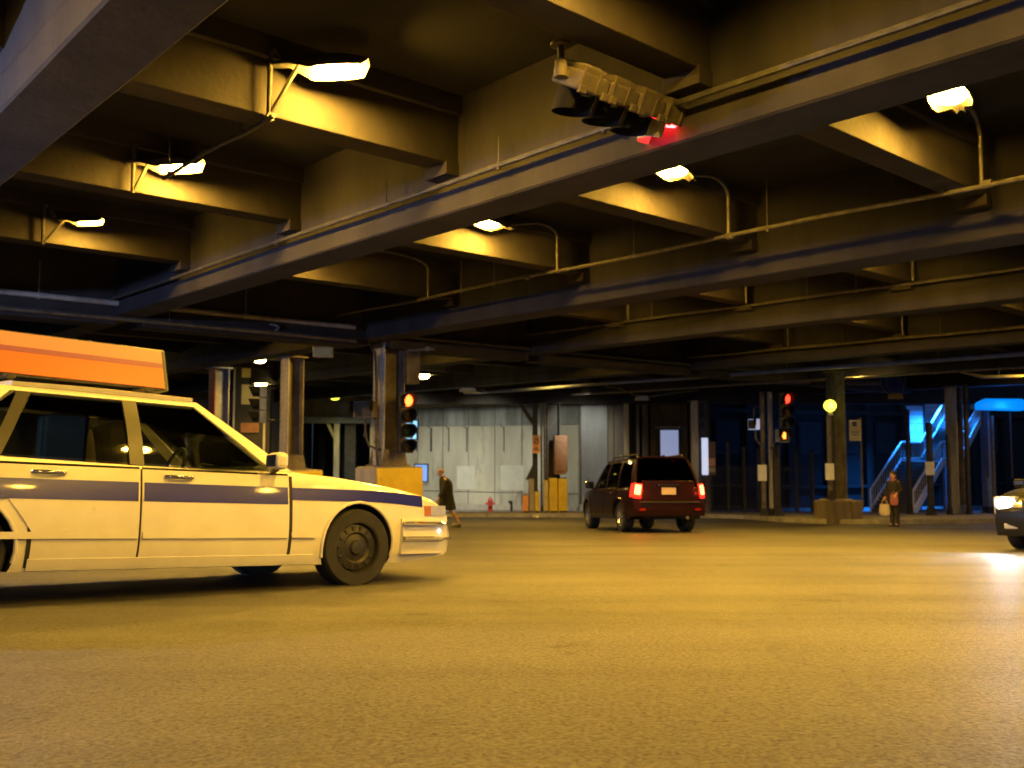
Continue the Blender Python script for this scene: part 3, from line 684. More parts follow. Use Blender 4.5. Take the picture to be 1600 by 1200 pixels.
# pier before the portal; lamps' yellow light is put into the boards' colour
pb = px(392, 700, 39)
o = thing('sign_pier', 'dark pier with boards coloured yellow for the light of the small lamps at the left', 'pier', (pb.x, pb.y, 0), R(6))
m = MB(); m.b2((-.75, 0, -3.2), (.75, .6, 3.9)); m.build('pier_body', M['void'], o, bevel=.02)
for x0, x1, v0, v1 in ((-.42, .35, 601, 632), (-.42, .9, 560, 590), (-.42, .32, 661, 676)):
    z1, z0 = px(392, v0, 39).z, px(392, v1, 39).z
    m = MB(); m.b2((x0, -.07, z0), (x1, -.004, z1)); m.build('lamp_yellow_board', M['pale_panel' if v0 < 650 else 'sign_rust'], o, bevel=.008)
m = MB(); m.b2((.5, -.1, -3.2), (.58, -.02, 3.9)); m.build('corner_post', M['steel_pale'], o)
m = MB(); m.b2((-.74, -.09, -3.2), (-.68, -.02, 3.9)); m.build('corner_post', M['steel_pale'], o)

# side walls well outside the frame close the place
for nm, lb, a, b in (('side_wall', 'dark concrete wall far off to the right of the stairs', (36, 62), (50, 60)),):
    o, L = building(nm, lb, 'wall', a, b)
    m = MB(); m.b2((0, 0, -5), (L, .4, 4)); m.build('wall_core', M['bldg'], o)

# ------------------------------------------------------------------ far columns and street furniture
# bundled column with yellow guards, pixel 860
cy = 44.0
cc = px(862, 700, cy)
h_column('dark bundled column with yellow foot guards right of the hydrant', cc.x, cy, 2.22, w=.55, dpt=.62, mat='steel', mat2='steel_dark', rz=R(20), zb=G(cy)+PAVE, rivets=False)
c0 = px(836, 700, cy)
o = thing('steel_column', 'thin dark column with a knee brace at the orange sign', 'column', (c0.x, cy, G(cy)+PAVE), R(10))
hh = 2.22-G(cy)-PAVE
m = MB(); m.b2((-.11, -.11, 0), (.11, .11, hh)); m.build('shaft', M['steel_dark'], o, bevel=.01)
m = MB(); m.prism([(-.1, hh-1.1), (-.1, hh-.8), (-.62, hh-.02), (-.85, hh-.02)], -.08, .08); m.build('knee_brace', M['steel_dark'], o)
m = MB(); m.prism([(-.45, 1.5), (.11, 1.5), (.11, 2.2), (-.1, 2.2)], -.1, .1); m.build('flared_foot', M['steel_dark'], o)
for u, lb in ((846, 'left'), (852, 'right')):
    p = px(u, 700, cy-.35)
    o = thing('drop_conduit', 'slim vertical conduit on the %s between the orange sign and cabinet' % lb, 'pipe', (p.x, p.y, G(cy)+PAVE))
    m = MB(); m.tube([(0, 0, 0), (0, 0, hh)], .05, 8); m.build('pipe_run', M['pipe'], o, smooth=50)
    for z in (1.2, 2.6, 4.0):
        m = MB(); m.b2((-.09, -.06, z), (.09, .06, z+.05)); m.build('clamp', M['pipe'], o)
p = px(876, 711, cy-.5)
o = thing('electrical_cabinet', 'brown electrical cabinet mounted on the bundled column', 'electrical box', p, R(8))
m = MB(); m.prism([(-.32, -.9), (.2, -.9), (.3, -.7), (.3, .9), (-.32, .9)], -.2, .2); m.build('cabinet_body', M['sign_rust'], o, bevel=.02)
m = MB(); m.b2((-.26, -.225, -.75), (.22, -.2, .7)); m.build('cabinet_door', M['sign_rust'], o, bevel=.01)
def guard(label, u0, u1, v0, mat, y, zb=None):
    a, b = px(u0, 700, y), px(u1, 700, y); zt = px(u0, v0, y).z; z0 = G(y)+PAVE
    w = b.x-a.x
    o = thing('column_guard', label, 'column guard', ((a.x+b.x)/2, y, z0), R(8))
    m = MB(); m.box((0, 0, (zt-z0)/2), (w, .28, zt-z0), taper=.97); m.build('guard_body', M[mat], o, bevel=.03)
    m = MB(); m.box((0, 0, zt-z0+.02), (w*.8, .2, .06)); m.build('guard_cap', M['steel_dark'], o, bevel=.01)
    m = MB(); m.box((0, -.15, .04), (w*.9, .05, .08)); m.build('guard_foot', M['steel_dark'], o, bevel=.01)
guard('wide yellow guard plate left of its twin at the bundled column foot', 857, 870.5, 747, 'yellow', 43.4)
guard('wide yellow guard plate on the right of the bundled column foot', 871.5, 886, 748, 'yellow', 43.4)
guard('tall pale guard post left of the yellow guard plates', 826, 834, 748, 'bare_conc', 43.3)
guard('narrow yellow guard post between the pale ones', 835, 842, 768, 'yellow', 43.2)
guard('pale yellow guard post touching the wide yellow guard', 849, 856, 750, 'pale_panel', 43.3)
guard('short orange topped guard post leftmost at the column foot', 816, 825, 774, 'sign_orange', 43.1)
def sign(name, label, p, w, h, mat, yaw=0.0, post=None, marks=None, thick=.03, pmat='steel_dark', cat='sign'):
    o = thing(name, label, cat, p, yaw)
    m = MB(); m.box((0, 0, 0), (w, thick, h)); pl = m.build('sign_plate', M[mat], o, bevel=.008)
    m = MB(); m.box((0, thick, h*.25), (w*.7, .03, .05)); m.box((0, thick, -h*.25), (w*.7, .03, .05)); m.build('back_strap', M['steel_dark'], o)
    if post:
        m = MB(); m.tube([(post[0], .07, post[1]), (post[0], .07, post[2])], .035, 8); m.build('sign_post', M[pmat], o, smooth=50)
    for (x, z, ww, hh_, mm, rot_) in (marks or ()):
        k = MB(); k.box((x, -thick/2-.004, z), (ww, .006, hh_), ry=rot_); k.build('printed_mark', M[mm], pl)
    return o
so = sign('street_sign', 'orange street sign with a dark ring on the thin braced column', px(838, 694, 43.6), .36, .84, 'sign_orange')
m = MB(); k = [(.1*math.cos(a), -.03, .14+.13*math.sin(a)) for a in [2*math.pi*i/16 for i in range(17)]]; m.tube(k, .018, 6, cap=False); m.tube([(-.07, -.03, .05), (.07, -.03, .23)], .014, 6)
m.b2((-.12, -.03, -.28), (.12, -.018, -.24)); m.b2((-.09, -.03, -.2), (.09, -.018, -.16)); m.build('printed_ring', M['ink'], so.children[0])
# hydrant
hp = px(766, 790, 45.2)
o = thing('fire_hydrant', 'red fire hydrant on the far pavement before the pale wall', 'fire hydrant', (hp.x, 45.2, G(45.2)+PAVE))
m = MB(); m.lathe([(.16, 0), (.16, .05), (.11, .06), (.105, .45), (.13, .46), (.13, .5), (.1, .58), (.05, .66), (.03, .67), (.03, .72)], n=14); m.build('barrel', M['red_paint'], o, smooth=40)
for sx in (-1, 1):
    m = MB(); m.lathe([(.055, 0), (.055, .13), (.065, .13), (.065, .17)], (0, 0, .38), 'X', 10); m.v = [(sx*(v[0]+.07) if sx > 0 else -(v[0]+.07), v[1], v[2]) for v in m.v]; m.build('outlet_cap', M['red_paint'], o, smooth=40)
m = MB(); m.lathe([(.08, -.22), (.08, -.19), (.07, -.18), (.07, 0)], (0, 0, .33), 'Y', 12); m.build('pumper_cap', M['red_paint'], o, smooth=40)
hp = px(799, 790, 45.6)
o = thing('standpipe', 'short dark standpipe right of the red hydrant', 'standpipe', (hp.x, 45.6, G(45.6)+PAVE))
m = MB(); m.tube([(0, 0, 0), (0, 0, .5)], .06, 8); m.build('stem', M['black'], o, smooth=40); m = MB(); m.tube([(0, 0, .32), (-.13, -.05, .5)], .05, 8); m.build('inlet', M['black'], o, smooth=40)
# litter
for u, v, lb in ((837, 810, 'white scrap of litter on the road below the yellow guards'), (1452, 815, 'pale scrap of litter on the kerb right of the standing woman')):
    y = 39 if u < 900 else 31.6
    p = px(u, v, y); m = MB(); rows = []
    for i in range(5): rows.append([(-.12+.06*j, -.1+.05*i, .05+.05*math.sin(i*2.1+j*1.3)) for j in range(5)])
    m.grid(rows, .008); q = m.build('litter', M['litter']); q.location = (p.x, y, G(y)+.02+(0 if u < 900 else 0)); tag(q, lb, 'litter')

def mast(label, u, y, v_top, r=.09, mat='steel_pale', z0=None, name='steel_column', cat='column', feet=True, lean=0):
    p = px(u, 700, y); zb_ = G(y)+PAVE if z0 is None else z0; zt = px(u, v_top, y).z
    o = thing(name, label, cat, (p.x, y, zb_), R(15))
    h = zt-zb_
    m = MB(); m.b2((-r, -r, 0), (r, r, h)); m.build('shaft', M[mat], o, bevel=.012)
    if feet:
        m = MB(); m.b2((-r*1.7, -r*1.7, 0), (r*1.7, r*1.7, .06)); m.b2((-r*1.3, -r*1.3, .06), (r*1.3, r*1.3, .3)); m.build('base_plate', M['steel_dark'], o)
    return o, h
# column at 1090 with its signs
h_column('tan column right behind the maroon car with a lit white panel', px(1092, 700, 42).x, 42, 2.22, w=.45, dpt=.5, mat='steel_pale', mat2='steel', rz=R(30), zb=G(42)+PAVE, rivets=False)
sign('light_box', 'tall glowing white panel on the tan column by the maroon car', px(1101.5, 713, 41.2), .28, 1.62, 'sign_lit2', R(-14), thick=.12, cat='light box')
sign('street_sign', 'brown and orange sign plate behind the glowing white panel', px(1112, 716, 42.2), .34, 1.5, 'sign_rust', R(-10), marks=[(0, -.18, .3, .34, 'sign_orange', 0), (0, -.52, .3, .2, 'pale_panel', 0)], post=(0, -2.4, .7))
# iron fence before the brick building
fo = thing('iron_fence', 'dark iron fence of tall posts and thin pickets before the brick building', 'fence', (0, 0, 0))
for u, vt in ((1137, 692), (1162, 700), (1184, 702), (1243, 698), (1268, 706)):
    p = px(u, 700, 43.5); z0 = G(43.5)+PAVE; zt = px(u, vt, 43.5).z
    m = MB(); m.b2((p.x-.07, 43.43, z0), (p.x+.07, 43.57, zt)); m.box((p.x, 43.5, zt+.05), (.2, .2, .1), taper=.3); m.build('post', M['steel_dark'], fo)
x0, x1 = px(1115, 700, 43.5).x, px(1268, 700, 43.5).x; z0 = G(43.5)+PAVE
n = 46
for i in range(n):
    x = x0+(x1-x0)*i/(n-1); m = MB(); m.b2((x-.012, 43.49, z0+.08), (x+.012, 43.51, z0+2.1)); m.box((x, 43.5, z0+2.15), (.03, .03, .1), taper=.2); m.build('picket', M['steel_dark'], fo)
for z in (.25, 1.2, 1.95):
    m = MB(); m.b2((x0, 43.47, z0+z), (x1, 43.53, z0+z+.05)); m.build('rail', M['steel_dark'], fo)
# pole cluster with the right signal
for u, r_, mt, lb in ((1192, .07, 'steel', 'slim left pole of the pair carrying the right traffic signal'), (1204, .07, 'steel_pale', 'paler middle pole carrying the right traffic signal'), (1211, .13, 'steel_dark', 'thick rusty stub post behind the right signal poles')):
    mast(lb, u, 36.6, 612 if u < 1210 else 696, r_, mt, name='signal_pole', cat='pole')
sign('notice_board', 'small white notice on the slim pole below the pedestrian signal', px(1191, 739, 36.3), .34, .62, 'sign_white', R(-8))
drop_conduit('bent bracket pipe linking the blue pedestrian box to its pole', [px(1180, 672, 36.5), px(1181, 685, 36.5), px(1185, 692, 36.5), px(1192, 697, 36.5), px(1194, 698, 36.5)], .03, 'pipe')
drop_conduit('bent bracket pipe reaching from the right poles to the signal', [px(1203, 702, 36.4), px(1208, 697, 36.4), px(1211, 690, 36.4), px(1222, 690, 36.1), px(1224, 690, 36.0)], .03, 'pipe')
drop_conduit('hooked pipe above the blue pedestrian box', [px(1178, 652, 36.5), px(1178, 640, 36.5), px(1180, 635, 36.5), px(1188, 635, 36.5), px(1192, 636, 36.5)], .025, 'pipe_dark')
# column 1315 on its grey block
yb = 31.6
gp = px(1310, 700, yb)
o = thing('crash_block', 'low grey stone block under the right column with the yellow globe lamp', 'concrete block', (gp.x, yb+.15, G(yb)), R(24))
m = MB(); m.box((0, 0, .38), (1.35, .9, .78)); m.build('block_body', M['bldg'], o, bevel=.05)
m = MB(); m.box((-.1, 0, .79), (.9, .6, .05)); m.build('top_slab', M['bare_conc'], o, bevel=.01)
h_column('riveted column on the grey block beside the yellow globe lamp', px(1309, 700, yb+.1).x, yb+.2, ZG-.005, w=.42, dpt=.46, mat='steel_dark', mat2='steel', rz=R(12), zb=G(yb)+.82, rivets=True, base=False)
o, h = mast('slim pole holding the yellow globe lamp and a white notice', 1296, 31.2, 650, .06, 'steel', z0=G(31.2)+.8, name='lamp_pole', cat='pole')
p = px(1297, 634, 31.1)
o = thing('globe_lamp', 'round glowing yellow green globe lamp on the right column', 'lamp', p)
m = MB(); m.lathe([(.02, -.2), (.12, -.16), (.19, -.07), (.2, 0), (.19, .07), (.12, .16), (.02, .2)], n=18); m.build('globe', M['lamp_lens_green'], o, smooth=60)
m = MB(); m.lathe([(.1, -.32), (.1, -.24), (.06, -.2)], n=12); m.build('collar', M['lamp_body'], o, smooth=40)
light('lamp_light', 'POINT', (0, -.3, 0), 12, (1, .85, .25), o, shadow_soft_size=.1)
sign('notice_board', 'white notice strapped to the pole below the yellow globe lamp', px(1296.5, 737, 30.9), .30, .54, 'sign_white', R(6))
sign('bus_stop_sign', 'white bus stop sign with a blue corner mark on a slim pole', px(1336, 673, 33), .40, .72, 'sign_white', R(-5), post=(.22, -2.75, .45), marks=[(-.02, .24, .14, .16, 'sign_blue', 0), (0, -.05, .3, .03, 'sign_blue', 0), (0, -.14, .24, .03, 'sign_blue', 0)], pmat='pipe')
sign('notice_board', 'square white notice on the dark post before the stairs', px(1453, 732, 37), .38, .52, 'sign_white', R(4))
for u, y, vt, r_, mt, lb in ((1452, 37.2, 660, .09, 'steel_dark', 'dark post with the square white notice before the stairs'), (1419, 40, 640, .07, 'steel_dark', 'thin dark post in front of the stair landing'), (1481, 38.6, 678, .06, 'steel_dark', 'short dark post just left of the tan right column'), (1511, 39, 600, .07, 'steel_dark', 'dark post just right of the tan right column'), (1541, 42, 622, .13, 'blue_steel', 'blue lit post under the top of the stairs'), (1551, 41, 650, .06, 'pipe', 'tan slim post right of the blue lit post')):
    mast(lb, u, y, vt, r_, mt, name='street_post', cat='post')
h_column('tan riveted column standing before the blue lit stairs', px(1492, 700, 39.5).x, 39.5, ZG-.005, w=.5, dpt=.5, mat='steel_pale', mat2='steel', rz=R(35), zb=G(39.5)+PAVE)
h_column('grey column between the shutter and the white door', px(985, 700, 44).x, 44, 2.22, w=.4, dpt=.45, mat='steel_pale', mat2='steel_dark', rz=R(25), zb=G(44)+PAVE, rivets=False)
# small fixtures under the far deck
o = thing('flood_light', 'flood light fixture over the pale wall left of the bundled column', 'lamp', px(731, 611, 40))
m = MB(); m.box((0, 0, .06), (.75, .3, .16), taper=.8); m.build('housing', M['blue_screen'], o, bevel=.02)
m = MB(); m.box((.15, 0, -.06), (.7, .26, .05)); m.build('lens_tray', M['pale_panel'], o, bevel=.01)
m = MB(); m.tube([(0, 0, .1), (.1, 0, .5)], .03, 8); m.tube([(-.5, 0, .15), (-.3, 0, .1)], .02, 6); m.build('stem', M['pipe'], o)
o = thing('deck_fixture', 'pale conduit fitting above the brown building', 'lamp', px(1003, 622, 40))
m = MB(); m.box((0, 0, 0), (.62, .3, .2), taper=.75); m.build('housing', M['blue_screen'], o, bevel=.03)
m = MB(); m.tube(bez((.3, 0, .05), (.7, 0, .15), (2.4, 0, .35)), .035, 8); m.tube(bez((-.3, 0, .1), (-.8, 0, .45), (-1.6, 0, .5)), .03, 8); m.build('conduit_arms', M['pipe'], o, smooth=50)
o = thing('deck_fixture', 'boxy unlit lamp hung in a wire cage above the stairs', 'lamp', px(1395, 614, 36))
m = MB(); m.box((.1, 0, -.12), (.5, .3, .2), taper=.85); m.build('housing', M['pale_panel'], o, bevel=.02)
m = MB()
for x in (-.45, -.2, .3, .5): m.tube(bez((x, 0, .6), (x-.1, 0, .1), (x*.4+.1, 0, -.05)), .018, 6)
m.build('suspension_wires', M['pipe'], o)
m = MB(); m.box((-1.1, 0, .38), (1.3, .2, .12)); m.build('cable_tray', M['pipe'], o, bevel=.01)
o = thing('deck_fixture', 'long tan fixture tray under the deck right of the stairs', 'lamp', px(1545, 588, 37))
m = MB(); m.prism([(-1.1, .16), (-.2, -.08), (1.6, -.02), (1.6, .06), (-.2, .04)], -.12, .12); m.build('tray', M['pale_panel'], o, bevel=.01)
m = MB(); m.tube([(.4, 0, 0), (.4, 0, .45)], .03, 6); m.build('stem', M['pipe'], o)
o = thing('deck_fixture', 'small bent pipe fitting on the header left of the signal column', 'pipe', px(431, 511, 21))
m = MB(); m.tube(bez((-.6, 0, .06), (0, 0, .1), (.07, 0, 0))+[(.05, 0, -.06), (-.03, 0, -.08)], .035, 8); m.build('pipe_run', M['pipe'], o, smooth=50)

# light on the pale wall and blue light at the stairs
for x, e, lb in ((-4.9, 2100, 'small cool white flood lamp under the far deck above the walking person'), (-1.4, 2100, 'small cool white flood lamp under the far deck above the hydrant'), (3.2, 950, 'small cool white flood lamp under the far deck before the roller shutter')):
    o = thing('wall_flood', lb, 'lamp', (x, 40.6, 2.5))
    m = MB(); m.box((0, 0, .07), (.42, .26, .16), taper=.8); m.build('housing', M['steel_dark'], o, bevel=.02)
    m = MB(); m.tube([(0, 0, .12), (0, 0, 1.5)], .02, 6); m.build('stem', M['pipe_dark'], o)
    l = light('flood_light', 'SPOT', (0, .2, -.1), e, (1.0, .95, .70), o, spot_size=R(66), spot_blend=.8, shadow_soft_size=.2); aim(l, (0, .8, -.42))
for x, y, e, lb in ((1.0, 38.6, 900, 'added warm lamp hidden behind a far girder above the bundled column'), (12.2, 33.2, 520, 'added warm lamp hidden behind a far girder above the right signal'), (20.5, 36.2, 520, 'added warm lamp hidden behind a far girder before the stairs')):  # added out of sight to light the column foot, poles and right side
    o = thing('roadway_lamp', lb, 'lamp', (x, y, 3.45), 0.0, 'small lamps in the distance')
    lamp_head(o, (0, 0, 0), .3, M['lamp_lens_far'], 1.0, 0.0, False); m = MB(); m.tube(bez((.45, .1, .06), (.9, .2, .1), (1.0, .2, .57)), .03, 8); m.build('bracket_arm', M['pipe'], o, smooth=50)
    light('lamp_light', 'SPOT', (0, 0, -.16), e, SOD, o, spot_size=R(158), spot_blend=.9, shadow_soft_size=.12)

# ------------------------------------------------------------------ stairs
ys = 43.5
f0 = Vector((16.6, ys, G(ys)+PAVE))
d1 = Vector((math.sin(R(40)), math.cos(R(40)), 0)); n1 = Vector((d1.y, -d1.x, 0)); up3 = Vector((0, 0, 1))
so = thing('outdoor_stairs', 'open stairway with pale railings glowing in blue light at the right', 'stairs', f0)
WS = 1.9; NS = 14; rise, run = .165, .33
def flight(a, n):
    for i in range(n):
        c = a + d1*(run*(i+.5)) + n1*(WS/2) + up3*(rise*(i+1)-.04)
        m = MB(); m.box(c, (run+.02, WS-.1, .07), rz=math.atan2(d1.y, d1.x)); m.box(c-d1*(run*.5-.02)-up3*.095, (.03, WS-.1, .115), rz=math.atan2(d1.y, d1.x)); m.build('tread', M['step'], so)
    return a + d1*(run*n) + up3*(rise*n)
def rails(a, b, nbal=14, h=.95):
    a, b = Vector(a), Vector(b)
    m = MB(); m.tube([a+up3*h, b+up3*h], .055, 8); m.build('handrail', M['rail'], so, smooth=50)
    m = MB(); m.tube([a+up3*.14, b+up3*.14], .04, 8); m.build('lower_rail', M['rail'], so, smooth=50)
    dd = (b-a); dd.z = 0
    m = MB(); m.box((a+b)/2-up3*.08, ((b-a).length, .07, .34), rz=math.atan2(dd.y, dd.x), ry=-math.atan2((b-a).z, dd.length)); m.build('stringer', M['rail'], so)
    for i in range(nbal+1):
        p = a.lerp(b, i/nbal); m = MB(); r_ = .04 if i in (0, nbal) else .014
        m.tube([p, p+up3*h], r_, 6); m.build('baluster', M['rail'], so)
top1 = flight(Vector((0, 0, 0)), NS)
rails((0, 0, .1), top1); rails(n1*WS+up3*.1, top1+n1*WS)
LD = 3.0
m = MB(); m.box(top1+d1*(LD/2)+n1*(WS/2)-up3*.06, (LD, WS, .12), rz=math.atan2(d1.y, d1.x)); m.build('landing', M['step'], so)
s2 = top1+d1*LD
rails(top1, s2, 9); rails(top1+n1*WS, s2+n1*WS, 9)
top2 = flight(s2, 14)
rails(s2, top2, 18); rails(s2+n1*WS, top2+n1*WS, 18)
m = MB(); m.box(top2+d1*.8+n1*(WS/2)-up3*.06, (1.6, WS, .12), rz=math.atan2(d1.y, d1.x)); m.build('landing', M['step'], so)
for q_ in (top1+d1*.2, top1+d1*.2+n1*WS, s2-d1*.2, s2-d1*.2+n1*WS, top2, top2+n1*WS):
    m = MB(); m.tube([q_-up3*.1, Vector((q_.x, q_.y, G(f0.y+q_.y)+PAVE-f0.z))], .07, 8); m.build('support_post', M['blue_steel'], so, smooth=50)
# screens behind, lit blue by the added tubes
for u0, u1, v0, v1, yy in ((1416, 1442, 634, 690, 53.4), (1444, 1472, 626, 668, 54.0), (1494, 1512, 618, 668, 55), (1514, 1548, 616, 640, 55.6)):
    a, b = px(u0, v1, yy), px(u1, v0, yy)
    o = thing('stair_screen', {1416: 'leftmost blue lit panel screen behind the stair landing', 1444: 'blue lit screen just left of the tan right column', 1494: 'narrow blue lit screen just right of the tan right column', 1514: 'bright blue lit screen at the top of the stairs'}[u0], 'screen', ((a.x+b.x)/2, yy, a.z))
    w, h = b.x-a.x, b.z-a.z
    for k in range(4):
        m = MB(); m.b2((-w/2, -.03, h*k/4+.01), (w/2, .03, h*(k+1)/4-.01)); m.build('screen_panel', M['blue_screen'], o, bevel=.006)
    for sx in (-1, 1):
        m = MB(); m.b2((sx*w/2-.04, -.06, -2.2 if u0 < 1450 else -.8), (sx*w/2+.04, -.03, h+.1)); m.build('frame_post', M['steel_dark'], o)
for lx, ly, e, cone, lb in ((18.6, 46.4, 3000, 88, 'added blue tube lamp in place of daylight above the lower flight of the stairs'), (20.9, 48.6, 3200, 100, 'added blue tube lamp in place of daylight above the stair landing'), (23.4, 51.6, 8500, 120, 'added blue tube lamp in place of daylight above the upper flight of the stairs')):  # made-up tubes: their blue stands in for daylight on the stairs
    p = Vector((lx, ly, 3.3))
    o = thing('added_tube_lamp', lb, 'lamp', p, R(25))
    m = MB(); m.box((0, 0, .1), (1.3, .16, .08)); m.build('housing', M['steel_dark'], o, bevel=.01)
    m = MB(); m.tube([(-.6, 0, .02), (.6, 0, .02)], .03, 8); m.build('tube', M['blue_fill_tube'], o, smooth=50)
    light('tube_fill_light', 'SPOT', (0, 0, -.12), e, (.015, .23, 1.0), o, shadow_soft_size=.3, spot_size=R(cone), spot_blend=.8)
p = px(1563, 633, 41)
o = thing('daylight_canopy', 'made-up canopy glowing in place of blue daylight right of the top of the stairs', 'canopy', p, R(-8))  # glowing stand-in for a patch of daylight beside the stairs
m = MB(); m.prism([(-1.0, -.2), (.9, -.26), (1.05, -.1), (1.05, .14), (.8, .26), (-.6, .28), (-1.0, .1)], -.3, .3); m.build('canopy_skin', M['blue_daylight_skin'], o, bevel=.1, smooth=50)
m = MB(); m.tube([(-.5, .3, -.2), (-.5, .3, -3.2)], .04, 8); m.tube([(.5, .3, -.2), (.5, .3, -3.2)], .04, 8); m.build('support_posts', M['steel_dark'], o)
light('canopy_fill_light', 'POINT', (0, -.6, -.1), 60, (.01, .2, 1), o, shadow_soft_size=.3)

# ------------------------------------------------------------------ cars
def evaluated_mesh(o):
    dg = bpy.context.evaluated_depsgraph_get(); dg.update()
    return bpy.data.meshes.new_from_object(o.evaluated_get(dg))
class Car:
    def __init__(s, **k): s.__dict__.update(k)
    def plan(s, x):
        u = (x-(s.nose+s.tail)/2)/((s.nose-s.tail)/2); u = max(-1, min(1, u))
        a = s.taper_f if u > 0 else s.taper_r
        return 1-a*abs(u)**s.pow
    def hw(s, x, z):
        zb, zs = .88*s.belt/.88, s.sill; k = (z-(zs+.25))/(zb-zs)
        p = 1-.055*(k*1.5)**2 if k > 0 else 1-.16*(k*1.6)**2
        return s.W/2*s.plan(x)*p
    def ztop(s, x): return float(np.interp(x, [a for a, _ in s.top], [b for _, b in s.top]))
    def zbot(s, x): return float(np.interp(x, [s.tail, s.tail+.35, s.nose-.45, s.nose], [s.sill+.16, s.sill, s.sill, s.sill+.06]))
    def side(s, x, z, off=0.0, sgn=-1): return Vector((x, sgn*(s.hw(x, z)+off), z))
def lower_body(c, root, paint):
    m = MB(); xs_ = sorted(set([c.tail+.0] + list(np.linspace(c.tail+.02, c.nose-.02, 56)) + [c.nose]))
    fr = [0, .06, .16, .3, .45, .6, .74, .86, .95]
    rows = []
    for x in xs_:
        zb, zt = c.zbot(x), c.ztop(x); e = .93 if x in (xs_[0], xs_[-1]) else 1
        half = [(0, zb), (c.hw(x, zb+.02)*.9*e, zb)]
        for f_ in fr: z = zb+(zt-zb)*f_; half.append((c.hw(x, z)*e, z))
        w = c.hw(x, zt)*e
        half += [(w*.965, zt+.004), (w*.88, zt+.016), (w*.6, zt+.032), (w*.3, zt+.04), (0, zt+.042)]
        ring = [(x, -y, z) for y, z in half] + [(x, y, z) for y, z in reversed(half[1:-1])]
        rows.append(ring)
    n = len(rows[0]); vs = [v for r in rows for v in r]; fs = []
    for i in range(len(rows)-1):
        for k in range(n): fs.append((i*n+k, i*n+(k+1) % n, (i+1)*n+(k+1) % n, (i+1)*n+k))
    fs.append(tuple(range(n-1, -1, -1))); fs.append(tuple((len(rows)-1)*n+k for k in range(n)))
    m.add(vs, fs); o = m.build('body', [paint, M['void']], root)
    cut = MB()
    for ax in c.axles:
        for sy in (-1, 1):
            k = MB(); k.lathe([(c.arch, c.W/2-.30), (c.arch, c.W/2+.3)], (ax, 0, c.rad+.015), 'Y', 36)
            cut.add([(v[0], v[1]*sy, v[2]) for v in k.v], k.f)
            cut.b2((ax-c.arch+.01, sy*(c.W/2-.3), -.2), (ax+c.arch-.01, sy*(c.W/2+.3), c.rad-.05)) if False else None
    co = cut.build('cutter', M['void'])
    md = o.modifiers.new('b', 'BOOLEAN'); md.object = co; md.operation = 'DIFFERENCE'; md.solver = 'EXACT'; md.material_mode = 'TRANSFER'
    me = evaluated_mesh(o); o.modifiers.remove(md); o.data = me; bpy.data.objects.remove(co)
    me.shade_smooth(); me.set_sharp_from_angle(angle=R(38))
    return o
def patch(c, zrange, xf, off, sgn, mat, name, parent, nx=16, nz=6, thick=.012, smooth=40, dz=lambda x: 0.0):
    """panel that follows the side of the body; xf(z) gives (x0, x1)"""
    rows = []
    for i in range(nz+1):
        z = zrange[0]+(zrange[1]-zrange[0])*i/nz; x0, x1 = xf(z)
        rows.append([c.side(x0+(x1-x0)*k/nx, z+dz(x0+(x1-x0)*k/nx), off, sgn) for k in range(nx+1)])
    m = MB(); m.grid(rows if sgn < 0 else [r[::-1] for r in rows], thick)
    return m.build(name, mat, parent, smooth=smooth)
def wheel(c, ax, sy, root, spokes=7, rim='alloy', w=.22):
    r = c.rad; y0 = sy*(c.W/2-.04); yi = y0-sy*w
    m = MB(); prof = [(r*.66, 0), (r*.93, 0.0), (r*.985, .02), (r, .05), (r, w-.05), (r*.985, w-.02), (r*.93, w), (r*.66, w)]
    m.lathe([(a, y0-sy*b) for a, b in prof], (ax, 0, r), 'Y', 32, True); wo = m.build('wheel', M['black'], root, smooth=40)
    m = MB(); m.lathe([(.01, y0-sy*.1), (r*.66, y0-sy*.16), (r*.68, y0-sy*.008), (r*.63, y0-sy*.006), (r*.60, y0-sy*.06), (r*.56, y0-sy*.075), (.01, y0-sy*.075)], (ax, 0, r), 'Y', 32)
    ri = m.build('rim', M[rim], wo, smooth=40)
    if not spokes:      # pressed hub cap with a ring of slots
        m = MB(); m.lathe([(.01, y0-sy*.09), (r*.60, y0-sy*.07), (r*.58, y0-sy*.035), (r*.40, y0-sy*.022), (r*.34, y0-sy*.04), (r*.2, y0-sy*.03), (r*.16, y0-sy*.012), (.01, y0-sy*.006)], (ax, 0, r), 'Y', 32); hc = m.build('hub_cap', M[rim], wo, smooth=40)
        m = MB()
        for k in range(14):
            a = 2*math.pi*k/14; m.box((ax+math.cos(a)*r*.49, y0-sy*.026, r+math.sin(a)*r*.49), (r*.11, .012, r*.06), ry=-a)
        m.build('hub_slots', M['black'], wo)['kind'] = 'stuff'
        return wo
    m = MB()
    for k in range(spokes):
        a = 2*math.pi*k/spokes; ca, sa = math.cos(a), math.sin(a)
        m.box((ax+ca*r*.36, y0-sy*.045, r+sa*r*.36), (r*.5, .05, r*.11), ry=-a)
    m.lathe([(r*.16, y0-sy*.07), (r*.15, y0-sy*.012), (r*.1, y0-sy*.008)], (ax, 0, r), 'Y', 16); m.build('hub_and_spokes', M[rim], wo, smooth=40)
    return wo
